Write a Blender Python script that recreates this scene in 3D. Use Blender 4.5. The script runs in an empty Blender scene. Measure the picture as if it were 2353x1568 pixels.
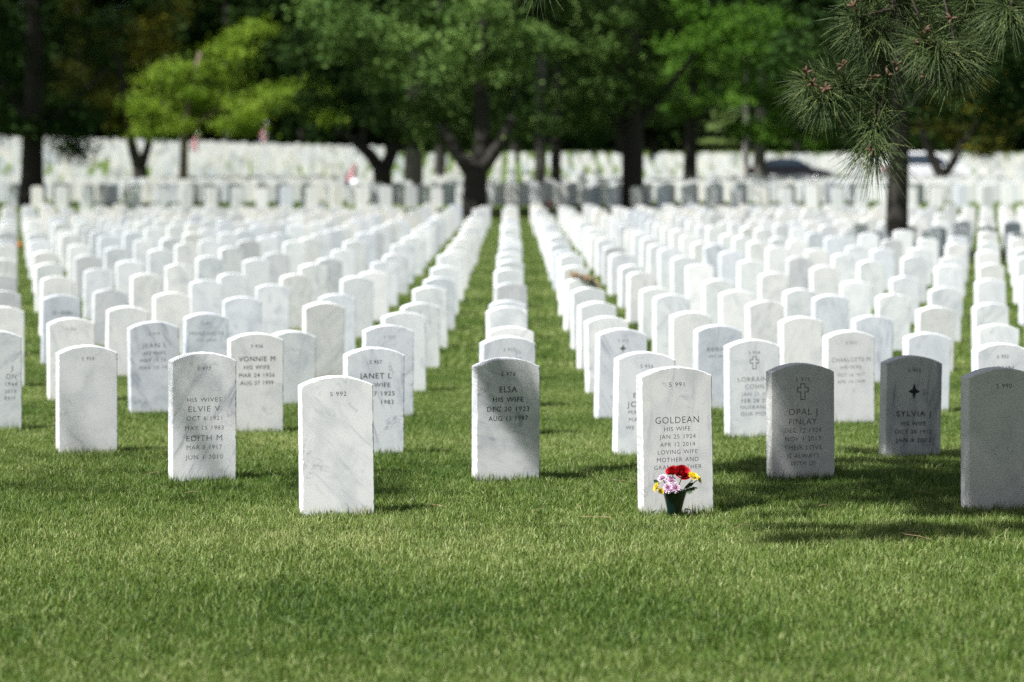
import bpy, bmesh, math, random
import numpy as np
from mathutils import Vector, Matrix

rnd = random.Random(11)
rng = np.random.default_rng(7)
R = math.radians
scene = bpy.context.scene
COL = scene.collection

# ------------------------------------------------------------------ camera constants
F = 6600.0            # focal length in units of a 2353 px wide picture
W = 2353.0
HY = 400.0            # height of the horizon in that picture
CX = 1176.5
HC = 1.526            # eye height over the lawn at the first row
D0, ROW = 12.96, 1.5  # depth of the first row of stones, spacing of the rows


def at(px, py, d):
    """A point of the place, from where it lies in the picture and its distance."""
    return Vector(((px - CX) / F * d, d, HC - (py - HY) / F * d))


# ------------------------------------------------------------------ sun
SUN = Vector((-0.43, -0.335, 0.84)).normalized()

# ------------------------------------------------------------------ terrain
_pd = np.array([-30, 0, 8, 12.96, 14.46, 15.96, 17.46, 18.96, 20.46, 23.5, 26.5, 29.5, 32.5, 38.5, 50, 66, 80, 83, 86, 90, 95, 110, 130, 149, 154, 160, 167, 185, 209, 230, 300, 400, 520])
_pz = np.array([-.05, -.02, .0, .0, .0, -.034, -.05, -.085, -.13, -.15, -.175, -.165, -.15, -.09, -.03, .03, .05, .1, .34, .56, .58, .6, .74, .9, .95, 1.35, 2.0, 2.5, 2.95, 3.2, 5.6, 9.0, 13])
_sd = np.array([0, 12.96, 14.46, 15.96, 18.96, 25, 40, 60, 500])
_ss = np.array([.004, .008, .003, -.007, -.014, -.008, -.004, 0, 0])


def terrain(x, d):
    x = np.asarray(x, float); d = np.asarray(d, float)
    z = (np.interp(d - .7, _pd, _pz) + np.interp(d, _pd, _pz) + np.interp(d + .7, _pd, _pz)) / 3
    z = z + np.interp(d, _sd, _ss) * np.clip(x, -7, 7)
    z = z + np.clip((d - 150) / 25, 0, 1) * .03 * np.clip(-x - 11, 0, 40)
    return z - .034


def tz(x, d):
    return float(terrain(x, d))


# ------------------------------------------------------------------ helpers
def np_mesh(name, verts, quads=None, tris=None, tone=None, smooth=False):
    verts = np.asarray(verts, np.float32)
    nq = 0 if quads is None else len(quads)
    nt = 0 if tris is None else len(tris)
    me = bpy.data.meshes.new(name)
    me.vertices.add(len(verts)); me.vertices.foreach_set('co', verts.ravel())
    idx = []
    if nq: idx.append(np.asarray(quads, np.int32).ravel())
    if nt: idx.append(np.asarray(tris, np.int32).ravel())
    idx = np.concatenate(idx)
    me.loops.add(len(idx)); me.loops.foreach_set('vertex_index', idx)
    st = np.concatenate([np.arange(nq, dtype=np.int32) * 4, nq * 4 + np.arange(nt, dtype=np.int32) * 3])
    me.polygons.add(nq + nt); me.polygons.foreach_set('loop_start', st)
    if smooth: me.polygons.foreach_set('use_smooth', np.ones(nq + nt, bool))
    if tone is not None:
        a = me.attributes.new('tone', 'FLOAT', 'POINT'); a.data.foreach_set('value', np.asarray(tone, np.float32))
    me.update(calc_edges=True)
    return me


def link(name, me, mat=None, parent=None, loc=None):
    o = bpy.data.objects.new(name, me)
    COL.objects.link(o)
    if mat is not None and me is not None:
        for m in (mat if isinstance(mat, (list, tuple)) else [mat]):
            me.materials.append(m)
    if parent is not None: o.parent = parent
    if loc is not None: o.location = loc
    return o


def tag(o, label=None, cat=None, group=None, kind=None):
    if label: o['label'] = label
    if cat: o['category'] = cat
    if group: o['group'] = group
    if kind: o['kind'] = kind
    return o


def thing(name, loc, label, cat, group=None, rz=0):
    o = bpy.data.objects.new(name, None); COL.objects.link(o)
    o.location = loc; o.rotation_euler = (0, 0, rz); o.empty_display_size = .2
    return tag(o, label, cat, group)


class MB:
    """Collects tubes, blobs and sheets into ONE mesh."""
    def __init__(s): s.v = []; s.f = []; s.m = []
    def add(s, vs, fs, mi=0):
        b = len(s.v); s.v += [tuple(v) for v in vs]
        for f in fs: s.f.append(tuple(i + b for i in f)); s.m.append(mi)
    def tube(s, pts, rad, n=8, mi=0, cap=True):
        pts = [Vector(p) for p in pts]
        if not isinstance(rad, (list, tuple)): rad = [rad] * len(pts)
        vs = []; ref = Vector((.31, .95, .07))
        for i, p in enumerate(pts):
            t = (pts[min(i + 1, len(pts) - 1)] - pts[max(i - 1, 0)]).normalized()
            u = t.cross(ref)
            if u.length < .05: u = t.cross(Vector((1, 0, 0)))
            u.normalize(); w = t.cross(u)
            for k in range(n):
                a = 2 * math.pi * k / n
                vs.append(p + (u * math.cos(a) + w * math.sin(a)) * rad[i])
        fs = []
        for i in range(len(pts) - 1):
            for k in range(n):
                fs.append((i * n + k, i * n + (k + 1) % n, (i + 1) * n + (k + 1) % n, (i + 1) * n + k))
        if cap: fs.append(tuple(range(n - 1, -1, -1))); fs.append(tuple((len(pts) - 1) * n + k for k in range(n)))
        s.add(vs, fs, mi)
    def ball(s, c, r, n=8, m=6, mi=0, axis=None):
        c = Vector(c); r = Vector(r) if not isinstance(r, (int, float)) else Vector((r, r, r))
        rot = Matrix.Identity(3) if axis is None else Vector((0, 0, 1)).rotation_difference(Vector(axis)).to_matrix()
        vs = []
        for i in range(m + 1):
            th = math.pi * i / m
            for k in range(n):
                a = 2 * math.pi * k / n
                vs.append(c + rot @ Vector((r.x * math.sin(th) * math.cos(a), r.y * math.sin(th) * math.sin(a), r.z * math.cos(th))))
        fs = [(i * n + k, i * n + (k + 1) % n, (i + 1) * n + (k + 1) % n, (i + 1) * n + k)[::-1] for i in range(m) for k in range(n)]
        s.add(vs, fs, mi)
    def box(s, c, h, mi=0):
        c = Vector(c)
        vs = [c + Vector((sx * h[0], sy * h[1], sz * h[2])) for sx in (-1, 1) for sy in (-1, 1) for sz in (-1, 1)]
        s.add(vs, [(0, 1, 3, 2), (4, 6, 7, 5), (0, 4, 5, 1), (2, 3, 7, 6), (0, 2, 6, 4), (1, 5, 7, 3)], mi)
    def build(s, name, mat, parent=None, loc=None, smooth=True):
        me = bpy.data.meshes.new(name); me.from_pydata(s.v, [], s.f); me.update()
        me.polygons.foreach_set('material_index', s.m)
        if smooth: me.polygons.foreach_set('use_smooth', [True] * len(s.f))
        return link(name, me, mat, parent, loc)


# ------------------------------------------------------------------ materials
def new_mat(name):
    m = bpy.data.materials.new(name); m.use_nodes = True
    nt = m.node_tree
    return m, nt, nt.nodes['Principled BSDF'], nt.nodes['Material Output']


class NT:
    def __init__(s, nt): s.nt = nt
    def n(s, t, **kw):
        nd = s.nt.nodes.new(t)
        for k, v in kw.items(): setattr(nd, k, v)
        return nd
    def l(s, a, b): s.nt.links.new(a, b)
    def val(s, sock, v):
        if hasattr(v, 'is_linked') or isinstance(v, bpy.types.NodeSocket): s.l(v, sock)
        else: sock.default_value = v
    def math(s, op, a, b=0.0, c=0.0, clamp=False):
        nd = s.n('ShaderNodeMath', operation=op, use_clamp=clamp)
        for i, v in enumerate((a, b, c)): s.val(nd.inputs[i], v)
        return nd.outputs[0]
    def mix(s, f, a, b, blend='MIX'):
        nd = s.n('ShaderNodeMix', data_type='RGBA', blend_type=blend)
        s.val(nd.inputs[0], f); s.val(nd.inputs[6], a); s.val(nd.inputs[7], b)
        return nd.outputs[2]
    def noise(s, vec, scale, detail=3, rough=.55, dist=0):
        nd = s.n('ShaderNodeTexNoise'); s.l(vec, nd.inputs['Vector'])
        nd.inputs['Scale'].default_value = scale; nd.inputs['Detail'].default_value = detail
        nd.inputs['Roughness'].default_value = rough; nd.inputs['Distortion'].default_value = dist
        return nd.outputs['Fac']
    def ramp(s, v, a, b):
        nd = s.n('ShaderNodeMapRange', clamp=True); s.l(v, nd.inputs[0])
        nd.inputs[1].default_value = a; nd.inputs[2].default_value = b
        nd.interpolation_type = 'SMOOTHSTEP'
        return nd.outputs[0]


def rgb(r, g, b): return (r, g, b, 1)


def simple(name, col, rough=.6, var=.25, scale=8, spec=.4, metal=0):
    m, nt, bs, out = new_mat(name); N = NT(nt)
    tc = N.n('ShaderNodeTexCoord')
    f = N.noise(tc.outputs['Object'], scale, 4)
    c = N.mix(f, rgb(*[x * (1 - var) for x in col]), rgb(*[min(1, x * (1 + var)) for x in col]))
    N.l(c, bs.inputs['Base Color'])
    bs.inputs['Roughness'].default_value = rough
    bs.inputs['Specular IOR Level'].default_value = spec
    bs.inputs['Metallic'].default_value = metal
    return m


def marble(name, carved=None):
    """White marble; object colour = tint, its alpha = how strongly veined."""
    m, nt, bs, out = new_mat(name); N = NT(nt)
    oi = N.n('ShaderNodeObjectInfo'); tc = N.n('ShaderNodeTexCoord')
    off = N.n('ShaderNodeVectorMath', operation='SCALE'); N.l(oi.outputs['Random'], off.inputs['Scale'])
    off.inputs[0].default_value = (37.1, 19.7, 53.3)
    add = N.n('ShaderNodeVectorMath', operation='ADD'); N.l(tc.outputs['Object'], add.inputs[0]); N.l(off.outputs[0], add.inputs[1])
    P = add.outputs[0]
    vein = oi.outputs['Alpha']
    # streaks, tilted differently on each stone
    rot = N.n('ShaderNodeVectorRotate', rotation_type='Y_AXIS'); N.l(P, rot.inputs['Vector'])
    tl = N.n('ShaderNodeAttribute', attribute_type='OBJECT', attribute_name='tilt'); N.l(tl.outputs['Fac'], rot.inputs['Angle'])
    mp = N.n('ShaderNodeMapping'); N.l(rot.outputs[0], mp.inputs['Vector']); mp.inputs['Scale'].default_value = (1, .4, .16)
    s1 = N.noise(mp.outputs[0], 13, 5, .6, .6)
    s2 = N.noise(mp.outputs[0], 38, 4, .6, .3)
    broad = N.ramp(s1, .46, .72)
    fine = N.math('MULTIPLY', N.ramp(s2, .52, .68), N.ramp(s1, .42, .60))
    mott = N.ramp(N.noise(P, 7, 6, .62, .4), .42, .72)
    # sparse dark flecks and thin crooked veins
    bl = N.noise(P, 9, 3, .5, .8)
    ridge = N.math('SUBTRACT', 1.0, N.math('MULTIPLY', N.math('ABSOLUTE', N.math('SUBTRACT', N.noise(P, 10, 6, .65, .9), .5)), 22, clamp=True))
    fleck = N.math('MULTIPLY', ridge, N.ramp(bl, .58, .70))
    spots = N.ramp(N.noise(P, 60, 2, .5), .72, .80)
    g = N.noise(tc.outputs['Object'], 420, 2, .6)
    grain = N.math('MULTIPLY_ADD', g, .22, .89)
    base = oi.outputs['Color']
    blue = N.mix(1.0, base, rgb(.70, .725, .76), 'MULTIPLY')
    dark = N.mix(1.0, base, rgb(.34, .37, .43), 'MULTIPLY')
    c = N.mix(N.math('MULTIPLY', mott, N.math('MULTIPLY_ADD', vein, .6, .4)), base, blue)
    c = N.mix(N.math('MULTIPLY', broad, N.math('MULTIPLY', vein, .95)), c, blue)
    c = N.mix(N.math('MULTIPLY', fine, N.math('MULTIPLY', vein, .75)), c, dark)
    c = N.mix(N.math('MULTIPLY', fleck, N.math('MULTIPLY_ADD', vein, .5, .34)), c, dark)
    c = N.mix(N.math('MULTIPLY', spots, .25), c, dark)
    # soil splashed on the lowest few centimetres, with a ragged edge
    sx = N.n('ShaderNodeSeparateXYZ'); N.l(tc.outputs['Object'], sx.inputs[0])
    hz = N.math('ADD', sx.outputs['Z'], N.math('MULTIPLY_ADD', N.noise(P, 14, 4), .16, -.08))
    soil = N.math('MULTIPLY', N.math('SUBTRACT', 1.0, N.ramp(hz, .0, .11)), .42)
    c = N.mix(soil, c, N.mix(1.0, base, rgb(.80, .74, .60), 'MULTIPLY'))
    gm = N.n('ShaderNodeMix', data_type='RGBA', blend_type='MULTIPLY'); gm.inputs[0].default_value = 1
    N.l(c, gm.inputs[6])
    cmb = N.n('ShaderNodeCombineColor')
    for i in range(3): N.l(grain, cmb.inputs[i])
    N.l(cmb.outputs[0], gm.inputs[7]); c = gm.outputs[2]
    if carved is not None:
        c = N.mix(1.0, c, rgb(*carved), 'MULTIPLY')
    N.l(c, bs.inputs['Base Color'])
    bs.inputs['Roughness'].default_value = .55
    bs.inputs['Specular IOR Level'].default_value = .3
    bp = N.n('ShaderNodeBump'); bp.inputs['Strength'].default_value = .35; bp.inputs['Distance'].default_value = .002
    N.l(N.noise(tc.outputs['Object'], 190, 4, .7), bp.inputs['Height']); N.l(bp.outputs[0], bs.inputs['Normal'])
    return m


def blade_mat(name, dark, mid, pale, trans=.3, rough=.42, posvar=True, spec=.4, shade_bands=False, pv=1.0):
    m, nt, bs, out = new_mat(name); N = NT(nt)
    at_ = N.n('ShaderNodeAttribute', attribute_name='tone')
    t = at_.outputs['Fac']
    geo = N.n('ShaderNodeNewGeometry')
    if posvar:
        big = N.noise(geo.outputs['Position'], .55, 4, .6)
        sm = N.noise(geo.outputs['Position'], 4.5, 3, .6)
        if shade_bands:      # painted grass tone bands, the dark ones standing in for shade by the stones
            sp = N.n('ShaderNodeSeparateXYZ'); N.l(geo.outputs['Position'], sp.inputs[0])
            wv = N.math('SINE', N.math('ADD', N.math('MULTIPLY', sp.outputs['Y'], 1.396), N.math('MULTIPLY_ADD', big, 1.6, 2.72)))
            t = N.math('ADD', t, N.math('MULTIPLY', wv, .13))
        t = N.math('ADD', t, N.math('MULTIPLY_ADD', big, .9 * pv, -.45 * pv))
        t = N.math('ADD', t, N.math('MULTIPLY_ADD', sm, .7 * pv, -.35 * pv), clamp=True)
    c = N.mix(N.ramp(t, .0, .5), rgb(*dark), rgb(*mid))
    c = N.mix(N.ramp(t, .5, 1.0), c, rgb(*pale))
    N.l(c, bs.inputs['Base Color']); bs.inputs['Roughness'].default_value = rough
    bs.inputs['Specular IOR Level'].default_value = spec
    tr = N.n('ShaderNodeBsdfTranslucent')
    N.l(N.mix(1.0, c, rgb(1.25, 1.25, .6), 'MULTIPLY'), tr.inputs['Color'])
    ms = N.n('ShaderNodeMixShader'); ms.inputs[0].default_value = trans
    N.l(bs.outputs[0], ms.inputs[1]); N.l(tr.outputs[0], ms.inputs[2]); N.l(ms.outputs[0], out.inputs['Surface'])
    return m


M = {}
M['marble'] = marble('white_marble')
M['carved'] = marble('carved_marble', (.34, .33, .30))
M['inked'] = marble('blackened_lettering', (.045, .05, .06))
M['bark'] = simple('bark', (.026, .023, .018), .9, .45, 14)
M['bark_brown'] = simple('brown_bark', (.17, .125, .095), .9, .35, 14)
M['bark_grey'] = simple('grey_bark', (.12, .11, .10), .9, .35, 14)
M['grass'] = blade_mat('grass_blades', (.040, .086, .013), (.120, .186, .035), (.34, .37, .16), .22, .5, True, .25, shade_bands=True)
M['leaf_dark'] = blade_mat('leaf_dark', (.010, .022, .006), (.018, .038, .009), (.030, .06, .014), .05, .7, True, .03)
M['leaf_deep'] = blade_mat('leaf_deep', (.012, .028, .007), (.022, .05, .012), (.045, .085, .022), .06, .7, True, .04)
M['leaf_blue'] = blade_mat('leaf_bluegreen', (.034, .068, .016), (.080, .142, .034), (.16, .255, .068), .06, .6, True, .06, False, .5)
M['leaf_mid'] = blade_mat('leaf_mid', (.036, .088, .010), (.068, .150, .017), (.12, .225, .032), .06, .6, True, .06, False, .5)
M['leaf_lime'] = blade_mat('leaf_lime', (.085, .155, .012), (.150, .235, .020), (.235, .33, .038), .2, .6, True, .15)
M['leaf_olive'] = blade_mat('leaf_olive', (.030, .036, .006), (.06, .065, .008), (.22, .20, .018), .25, .7, True, .1)
M['needle'] = blade_mat('pine_needles', (.026, .046, .014), (.072, .108, .036), (.21, .26, .09), .08, .5, False, .25)
M['twig'] = simple('twig_bark', (.030, .020, .016), .85, .4, 60)
M['cone'] = simple('pollen_cone', (.095, .052, .030), .7, .4, 80)

# ------------------------------------------------------------------ ground
xs = np.unique(np.concatenate([np.linspace(-140, -30, 23), np.linspace(-30, 30, 61), np.linspace(30, 140, 23)]))
ds = np.unique(np.concatenate([np.linspace(-40, 8, 9), np.linspace(8, 40, 65), np.linspace(40, 100, 61), np.linspace(100, 240, 71), np.linspace(240, 520, 29)]))
GX, GD = np.meshgrid(xs, ds)
gv = np.stack([GX.ravel(), GD.ravel(), terrain(GX.ravel(), GD.ravel())], 1)
nx = len(xs)
ii, jj = np.meshgrid(np.arange(len(ds) - 1), np.arange(nx - 1), indexing='ij')
q = (ii * nx + jj).ravel()
gq = np.stack([q, q + 1, q + nx + 1, q + nx], 1)


def ground_mat():
    m, nt, bs, out = new_mat('lawn_ground'); N = NT(nt)
    geo = N.n('ShaderNodeNewGeometry'); P = geo.outputs['Position']
    a = N.noise(P, .5, 5, .6); b = N.noise(P, 9, 5, .7); c = N.noise(P, 60, 3, .7)
    t = N.math('ADD', N.math('MULTIPLY', a, .4), N.math('ADD', N.math('MULTIPLY', b, .35), N.math('MULTIPLY', c, .35)))
    col = N.mix(N.ramp(t, .35, .75), rgb(.035, .06, .014), rgb(.12, .17, .045))
    N.l(col, bs.inputs['Base Color']); bs.inputs['Roughness'].default_value = .9
    bs.inputs['Specular IOR Level'].default_value = .1
    bp = N.n('ShaderNodeBump'); bp.inputs['Strength'].default_value = .8; bp.inputs['Distance'].default_value = .04
    N.l(c, bp.inputs['Height']); N.l(bp.outputs[0], bs.inputs['Normal'])
    return m


ground = link('ground', np_mesh('ground', gv, gq, smooth=True), ground_mat())
tag(ground, kind='structure')

# road behind the second field
rx = np.linspace(-120, 120, 121); rd = np.linspace(148.6, 153.4, 5)
RX, RD = np.meshgrid(rx, rd)
rv = np.stack([RX.ravel(), RD.ravel(), terrain(RX.ravel(), RD.ravel()) + .03], 1)
ii, jj = np.meshgrid(np.arange(4), np.arange(120), indexing='ij'); q = (ii * 121 + jj).ravel()
road = link('road', np_mesh('road', rv, np.stack([q, q + 1, q + 122, q + 121], 1)), simple('asphalt', (.055, .055, .058), .9, .3, 3))
tag(road, kind='structure')

# ------------------------------------------------------------------ grass (uncountable blades, instanced tiles)
def grass_tile(name, n, h0, hs, w, lean, seed):
    g = np.random.default_rng(seed)
    x = g.random(n); y = g.random(n)
    cl = .5 + .5 * np.sin(x * 12.6 + 2 * np.sin(y * 6.28)) * np.sin(y * 12.6 + seed)
    h = np.clip(h0 + hs * g.standard_normal(n), h0 * .45, h0 * 2) * (.8 + .35 * cl)
    th = g.random(n) * 6.283; ln = np.abs(g.standard_normal(n)) * lean * h + .1 * h
    dx = np.cos(th) * ln; dy = np.sin(th) * ln
    f = g.random(n) * 3.1416; ww = w * (.7 + .6 * g.random(n))
    ux = np.cos(f) * ww / 2; uy = np.sin(f) * ww / 2
    V = np.empty((n, 5, 3))
    V[:, 0] = np.stack([x - ux, y - uy, np.full(n, -.01)], 1)
    V[:, 1] = np.stack([x + ux, y + uy, np.full(n, -.01)], 1)
    V[:, 2] = np.stack([x + dx * .38 + ux * .85, y + dy * .38 + uy * .85, h * .62], 1)
    V[:, 3] = np.stack([x + dx * .38 - ux * .85, y + dy * .38 - uy * .85, h * .62], 1)
    V[:, 4] = np.stack([x + dx, y + dy, h * (1 - .18 * (ln / h) ** 2).clip(.55, 1)], 1)
    b = np.arange(n)[:, None] * 5
    tone = np.clip(.42 + .22 * g.standard_normal(n), 0, 1)
    tone = np.where(g.random(n) < .05, 1.0, tone)
    me = np_mesh(name, V.reshape(-1, 3), b + np.array([0, 1, 2, 3]), b + np.array([3, 2, 4]), np.repeat(tone, 5))
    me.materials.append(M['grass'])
    return me


tiles = bpy.data.collections.new('grass_tiles')
specs = [(17000, .034, .010, .0029, .65, s) for s in (1, 2, 3)] + [(1700, .045, .010, .011, .5, s) for s in (4, 5)]
for i, sp in enumerate(specs):
    o = bpy.data.objects.new('tile_%d' % i, grass_tile('grass_tile', *sp)); tiles.objects.link(o)
pts, idx, rots = [], [], []
for d in np.arange(8, 88, 1.0):
    half = .179 * (d + 1) + .6
    for x in np.arange(-math.ceil(half), math.ceil(half), 1.0):
        k = rnd.randrange(4)
        ox, oy = ((0, 0), (1, 0), (1, 1), (0, 1))[k]
        pts.append((x + ox, d + oy, tz(x + .5, d + .5) + .004)); rots.append(k * math.pi / 2)
        idx.append(rnd.randrange(3) if d < 25 else 3 + rnd.randrange(2))
gme = bpy.data.meshes.new('grass'); gme.from_pydata(pts, [], [])
a = gme.attributes.new('pick', 'INT', 'POINT'); a.data.foreach_set('value', idx)
a = gme.attributes.new('turn', 'FLOAT', 'POINT'); a.data.foreach_set('value', rots)
grass = link('grass', gme)
tag(grass, 'short mown green lawn grass between the rows of headstones', 'grass', kind='stuff')
ng = bpy.data.node_groups.new('grass_scatter', 'GeometryNodeTree')
ng.interface.new_socket('Geometry', in_out='INPUT', socket_type='NodeSocketGeometry')
ng.interface.new_socket('Geometry', in_out='OUTPUT', socket_type='NodeSocketGeometry')
gi = ng.nodes.new('NodeGroupInput'); go = ng.nodes.new('NodeGroupOutput')
ci = ng.nodes.new('GeometryNodeCollectionInfo'); ci.inputs[0].default_value = tiles
ci.inputs['Separate Children'].default_value = True; ci.inputs['Reset Children'].default_value = True
ip = ng.nodes.new('GeometryNodeInstanceOnPoints'); ip.inputs['Pick Instance'].default_value = True
na = ng.nodes.new('GeometryNodeInputNamedAttribute'); na.data_type = 'INT'; na.inputs[0].default_value = 'pick'
nb = ng.nodes.new('GeometryNodeInputNamedAttribute'); nb.data_type = 'FLOAT'; nb.inputs[0].default_value = 'turn'
cx = ng.nodes.new('ShaderNodeCombineXYZ')
ng.links.new(nb.outputs[0], cx.inputs[2])
ng.links.new(gi.outputs[0], ip.inputs['Points']); ng.links.new(ci.outputs[0], ip.inputs['Instance'])
ng.links.new(na.outputs[0], ip.inputs['Instance Index']); ng.links.new(cx.outputs[0], ip.inputs['Rotation'])
ng.links.new(ip.outputs[0], go.inputs[0])
md = grass.modifiers.new('scatter', 'NODES'); md.node_group = ng

# ------------------------------------------------------------------ headstones
SW, ST = .33, .10


def stone_outline(h, w=SW, rise=.042, step=.02):
    """The outline seen from the front: straight sides, segmental arch on top."""
    pts = []
    n = max(2, int((h - rise + .25) / step))
    for i in range(n): pts.append((-w / 2, -.25 + (h - rise + .25) * i / n))
    r = (w * w / 4 + rise * rise) / (2 * rise); a0 = math.asin(w / 2 / r)
    na_ = max(6, int(w / step))
    for i in range(na_ + 1):
        a = -a0 + 2 * a0 * i / na_
        pts.append((r * math.sin(a), h - r + r * math.cos(a)))
    for i in range(n): pts.append((w / 2, (h - rise) - (h - rise + .25) * (i + 1) / n))
    return pts


def stone_mesh(name, h, step=.02, worn=.0012, seed=0, chips=(), th=ST):
    """chips: (side, height, size) bites out of the front edge."""
    g = random.Random(seed)
    out = stone_outline(h, step=step); n = len(out)
    c = Vector((0, h * .45))
    # inward normals
    nor = []
    for i in range(n):
        a = Vector(out[(i - 1) % n]); b = Vector(out[(i + 1) % n]); t = (b - a)
        if i == 0: t = Vector((0, 1))
        if i == n - 1: t = Vector((0, -1))
        nn = Vector((t.y, -t.x)).normalized()
        nor.append(nn if nn.dot(c - Vector(out[i])) > 0 else -nn)
    def loop(ins, y, jit, front=False):
        L = []
        for i, (x, z) in enumerate(out):
            k = ins + (g.random() ** 3) * jit
            if front:
                for sd, ch, cs in chips:
                    if (x < 0) == (sd < 0) and abs(x) > .15:
                        k += cs * max(0, 1 - abs(z - ch) / (cs * 1.6))
            L.append((x + nor[i].x * k, y, z + nor[i].y * k))
        return L
    V = loop(.0035, 0, worn * 3, True) + loop(0, .0035, worn) + loop(0, th - .0035, worn) + loop(.0035, th, worn * 2)
    Fs = [tuple(range(n))]
    for k in range(3):
        for i in range(n):
            j = (i + 1) % n
            Fs.append((k * n + i, (k + 1) * n + i, (k + 1) * n + j, k * n + j))
    Fs.append(tuple(range(4 * n - 1, 3 * n - 1, -1)))
    me = bpy.data.meshes.new(name); me.from_pydata(V, [], Fs); me.update()
    bm = bmesh.new(); bm.from_mesh(me); bmesh.ops.recalc_face_normals(bm, faces=bm.faces); bm.to_mesh(me); bm.free()
    return me


_cap = {}


def text_mesh(body, cap, width=None, thin=-.012):
    cu = bpy.data.curves.new('t', 'FONT'); cu.body = body; cu.size = 1; cu.align_x = 'CENTER'
    cu.space_character = 1.12; cu.space_word = 1.15; cu.offset = thin; cu.extrude = .1; cu.resolution_u = 3
    o = bpy.data.objects.new('t', cu)
    me = bpy.data.meshes.new_from_object(o)
    bpy.data.objects.remove(o); bpy.data.curves.remove(cu)
    n = len(me.vertices); co = np.empty(n * 3, np.float32); me.vertices.foreach_get('co', co); co = co.reshape(-1, 3)
    if 'h' not in _cap: _cap['h'] = .70
    s = cap / _cap['h']
    x = co[:, 0]; w0 = (x.max() - x.min()) * s
    sx = s * (min(1.35, max(.75, width / w0)) if width else 1)
    co2 = np.stack([(x - (x.max() + x.min()) / 2) * sx, -co[:, 2] / .1 * .0045, co[:, 1] * s - cap / 2], 1)
    polys = [tuple(p.vertices) for p in me.polygons]
    bpy.data.meshes.remove(me)
    return co2, polys


def carve_lines(o, h, lines, mats, crosses=(), thin=-.006):
    """Cuts the inscription into the face of one stone."""
    V, Fc = [], []
    for body, xo, yb, cap, wd in lines:
        co, po = text_mesh(body, cap, wd, thin)
        b = len(V)
        V += [(float(c[0]) + xo, float(c[1]), float(c[2]) + h - yb) for c in co]
        Fc += [tuple(i + b for i in p) for p in po]
    for xo, yb, hh, kind in crosses:
        b = len(V); w = hh * .35 / 1; t = hh * .13
        if kind == 'cross':      # outlined latin cross
            def ring(e):
                a, c = t + e, w + e
                return [(-a, -hh / 2 - e), (a, -hh / 2 - e), (a, hh * .12 - t - e), (c, hh * .12 - t - e), (c, hh * .12 + t + e), (a, hh * .12 + t + e), (a, hh / 2 + e), (-a, hh / 2 + e), (-a, hh * .12 + t + e), (-c, hh * .12 + t + e), (-c, hh * .12 - t - e), (-a, hh * .12 - t - e)]
            A, B = ring(.003), ring(-.0015)
            n = 12
            for L, y in ((A, -.0045), (B, -.0045), (A, .0045), (B, .0045)):
                V += [(p[0] + xo, y, p[1] + h - yb) for p in L]
            for i in range(n):
                j = (i + 1) % n
                Fc += [(b + i, b + j, b + n + j, b + n + i), (b + 2 * n + j, b + 2 * n + i, b + 3 * n + i, b + 3 * n + j),
                       (b + i, b + 2 * n + i, b + 2 * n + j, b + j), (b + n + j, b + 3 * n + j, b + 3 * n + i, b + n + i)]
        else:                    # small four-armed emblem
            P = []
            for i in range(16):
                a = math.pi * 2 * i / 16
                r = hh * (.5 if i % 4 == 0 else (.17 if i % 4 == 2 else .26))
                P.append((math.sin(a) * r * (.8 if i % 8 == 4 else 1), math.cos(a) * r))
            V += [(p[0] + xo, -.0045, p[1] + h - yb) for p in P] + [(p[0] + xo, .0045, p[1] + h - yb) for p in P]
            Fc += [tuple(b + i for i in range(16)), tuple(b + 31 - i for i in range(16))]
            Fc += [(b + i, b + 16 + i, b + 16 + (i + 1) % 16, b + (i + 1) % 16) for i in range(16)]
    cm = bpy.data.meshes.new('cutter'); cm.from_pydata(V, [], Fc); cm.update()
    bm = bmesh.new(); bm.from_mesh(cm); bmesh.ops.remove_doubles(bm, verts=bm.verts, dist=1e-6)
    bmesh.ops.recalc_face_normals(bm, faces=bm.faces)
    for f in bm.faces: f.material_index = 1
    bm.to_mesh(cm); bm.free()
    for m_ in mats: cm.materials.append(m_)
    c = bpy.data.objects.new('cutter', cm); COL.objects.link(c)
    c.matrix_world = o.matrix_basis.copy()
    b = o.modifiers.new('carve', 'BOOLEAN'); b.operation = 'DIFFERENCE'; b.object = c; b.solver = 'EXACT'
    b.use_self = True
    try: b.material_mode = 'INDEX'
    except Exception: pass
    return c


WHITE, CREAM, GREY, BLUE, DULL = (.82, .84, .86), (.84, .84, .825), (.75, .77, .79), (.72, .745, .79), (.63, .64, .655)
TW = {WHITE: 'white', CREAM: 'cream', GREY: 'pale grey', BLUE: 'bluish grey', DULL: 'dull grey'}


def colx(j):
    return j * (.782 if j < 0 else (.753 if j == 1 else .74)) - (.018 if j == 0 else 0)


GEN = 'rows of upright marble headstones'
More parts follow.
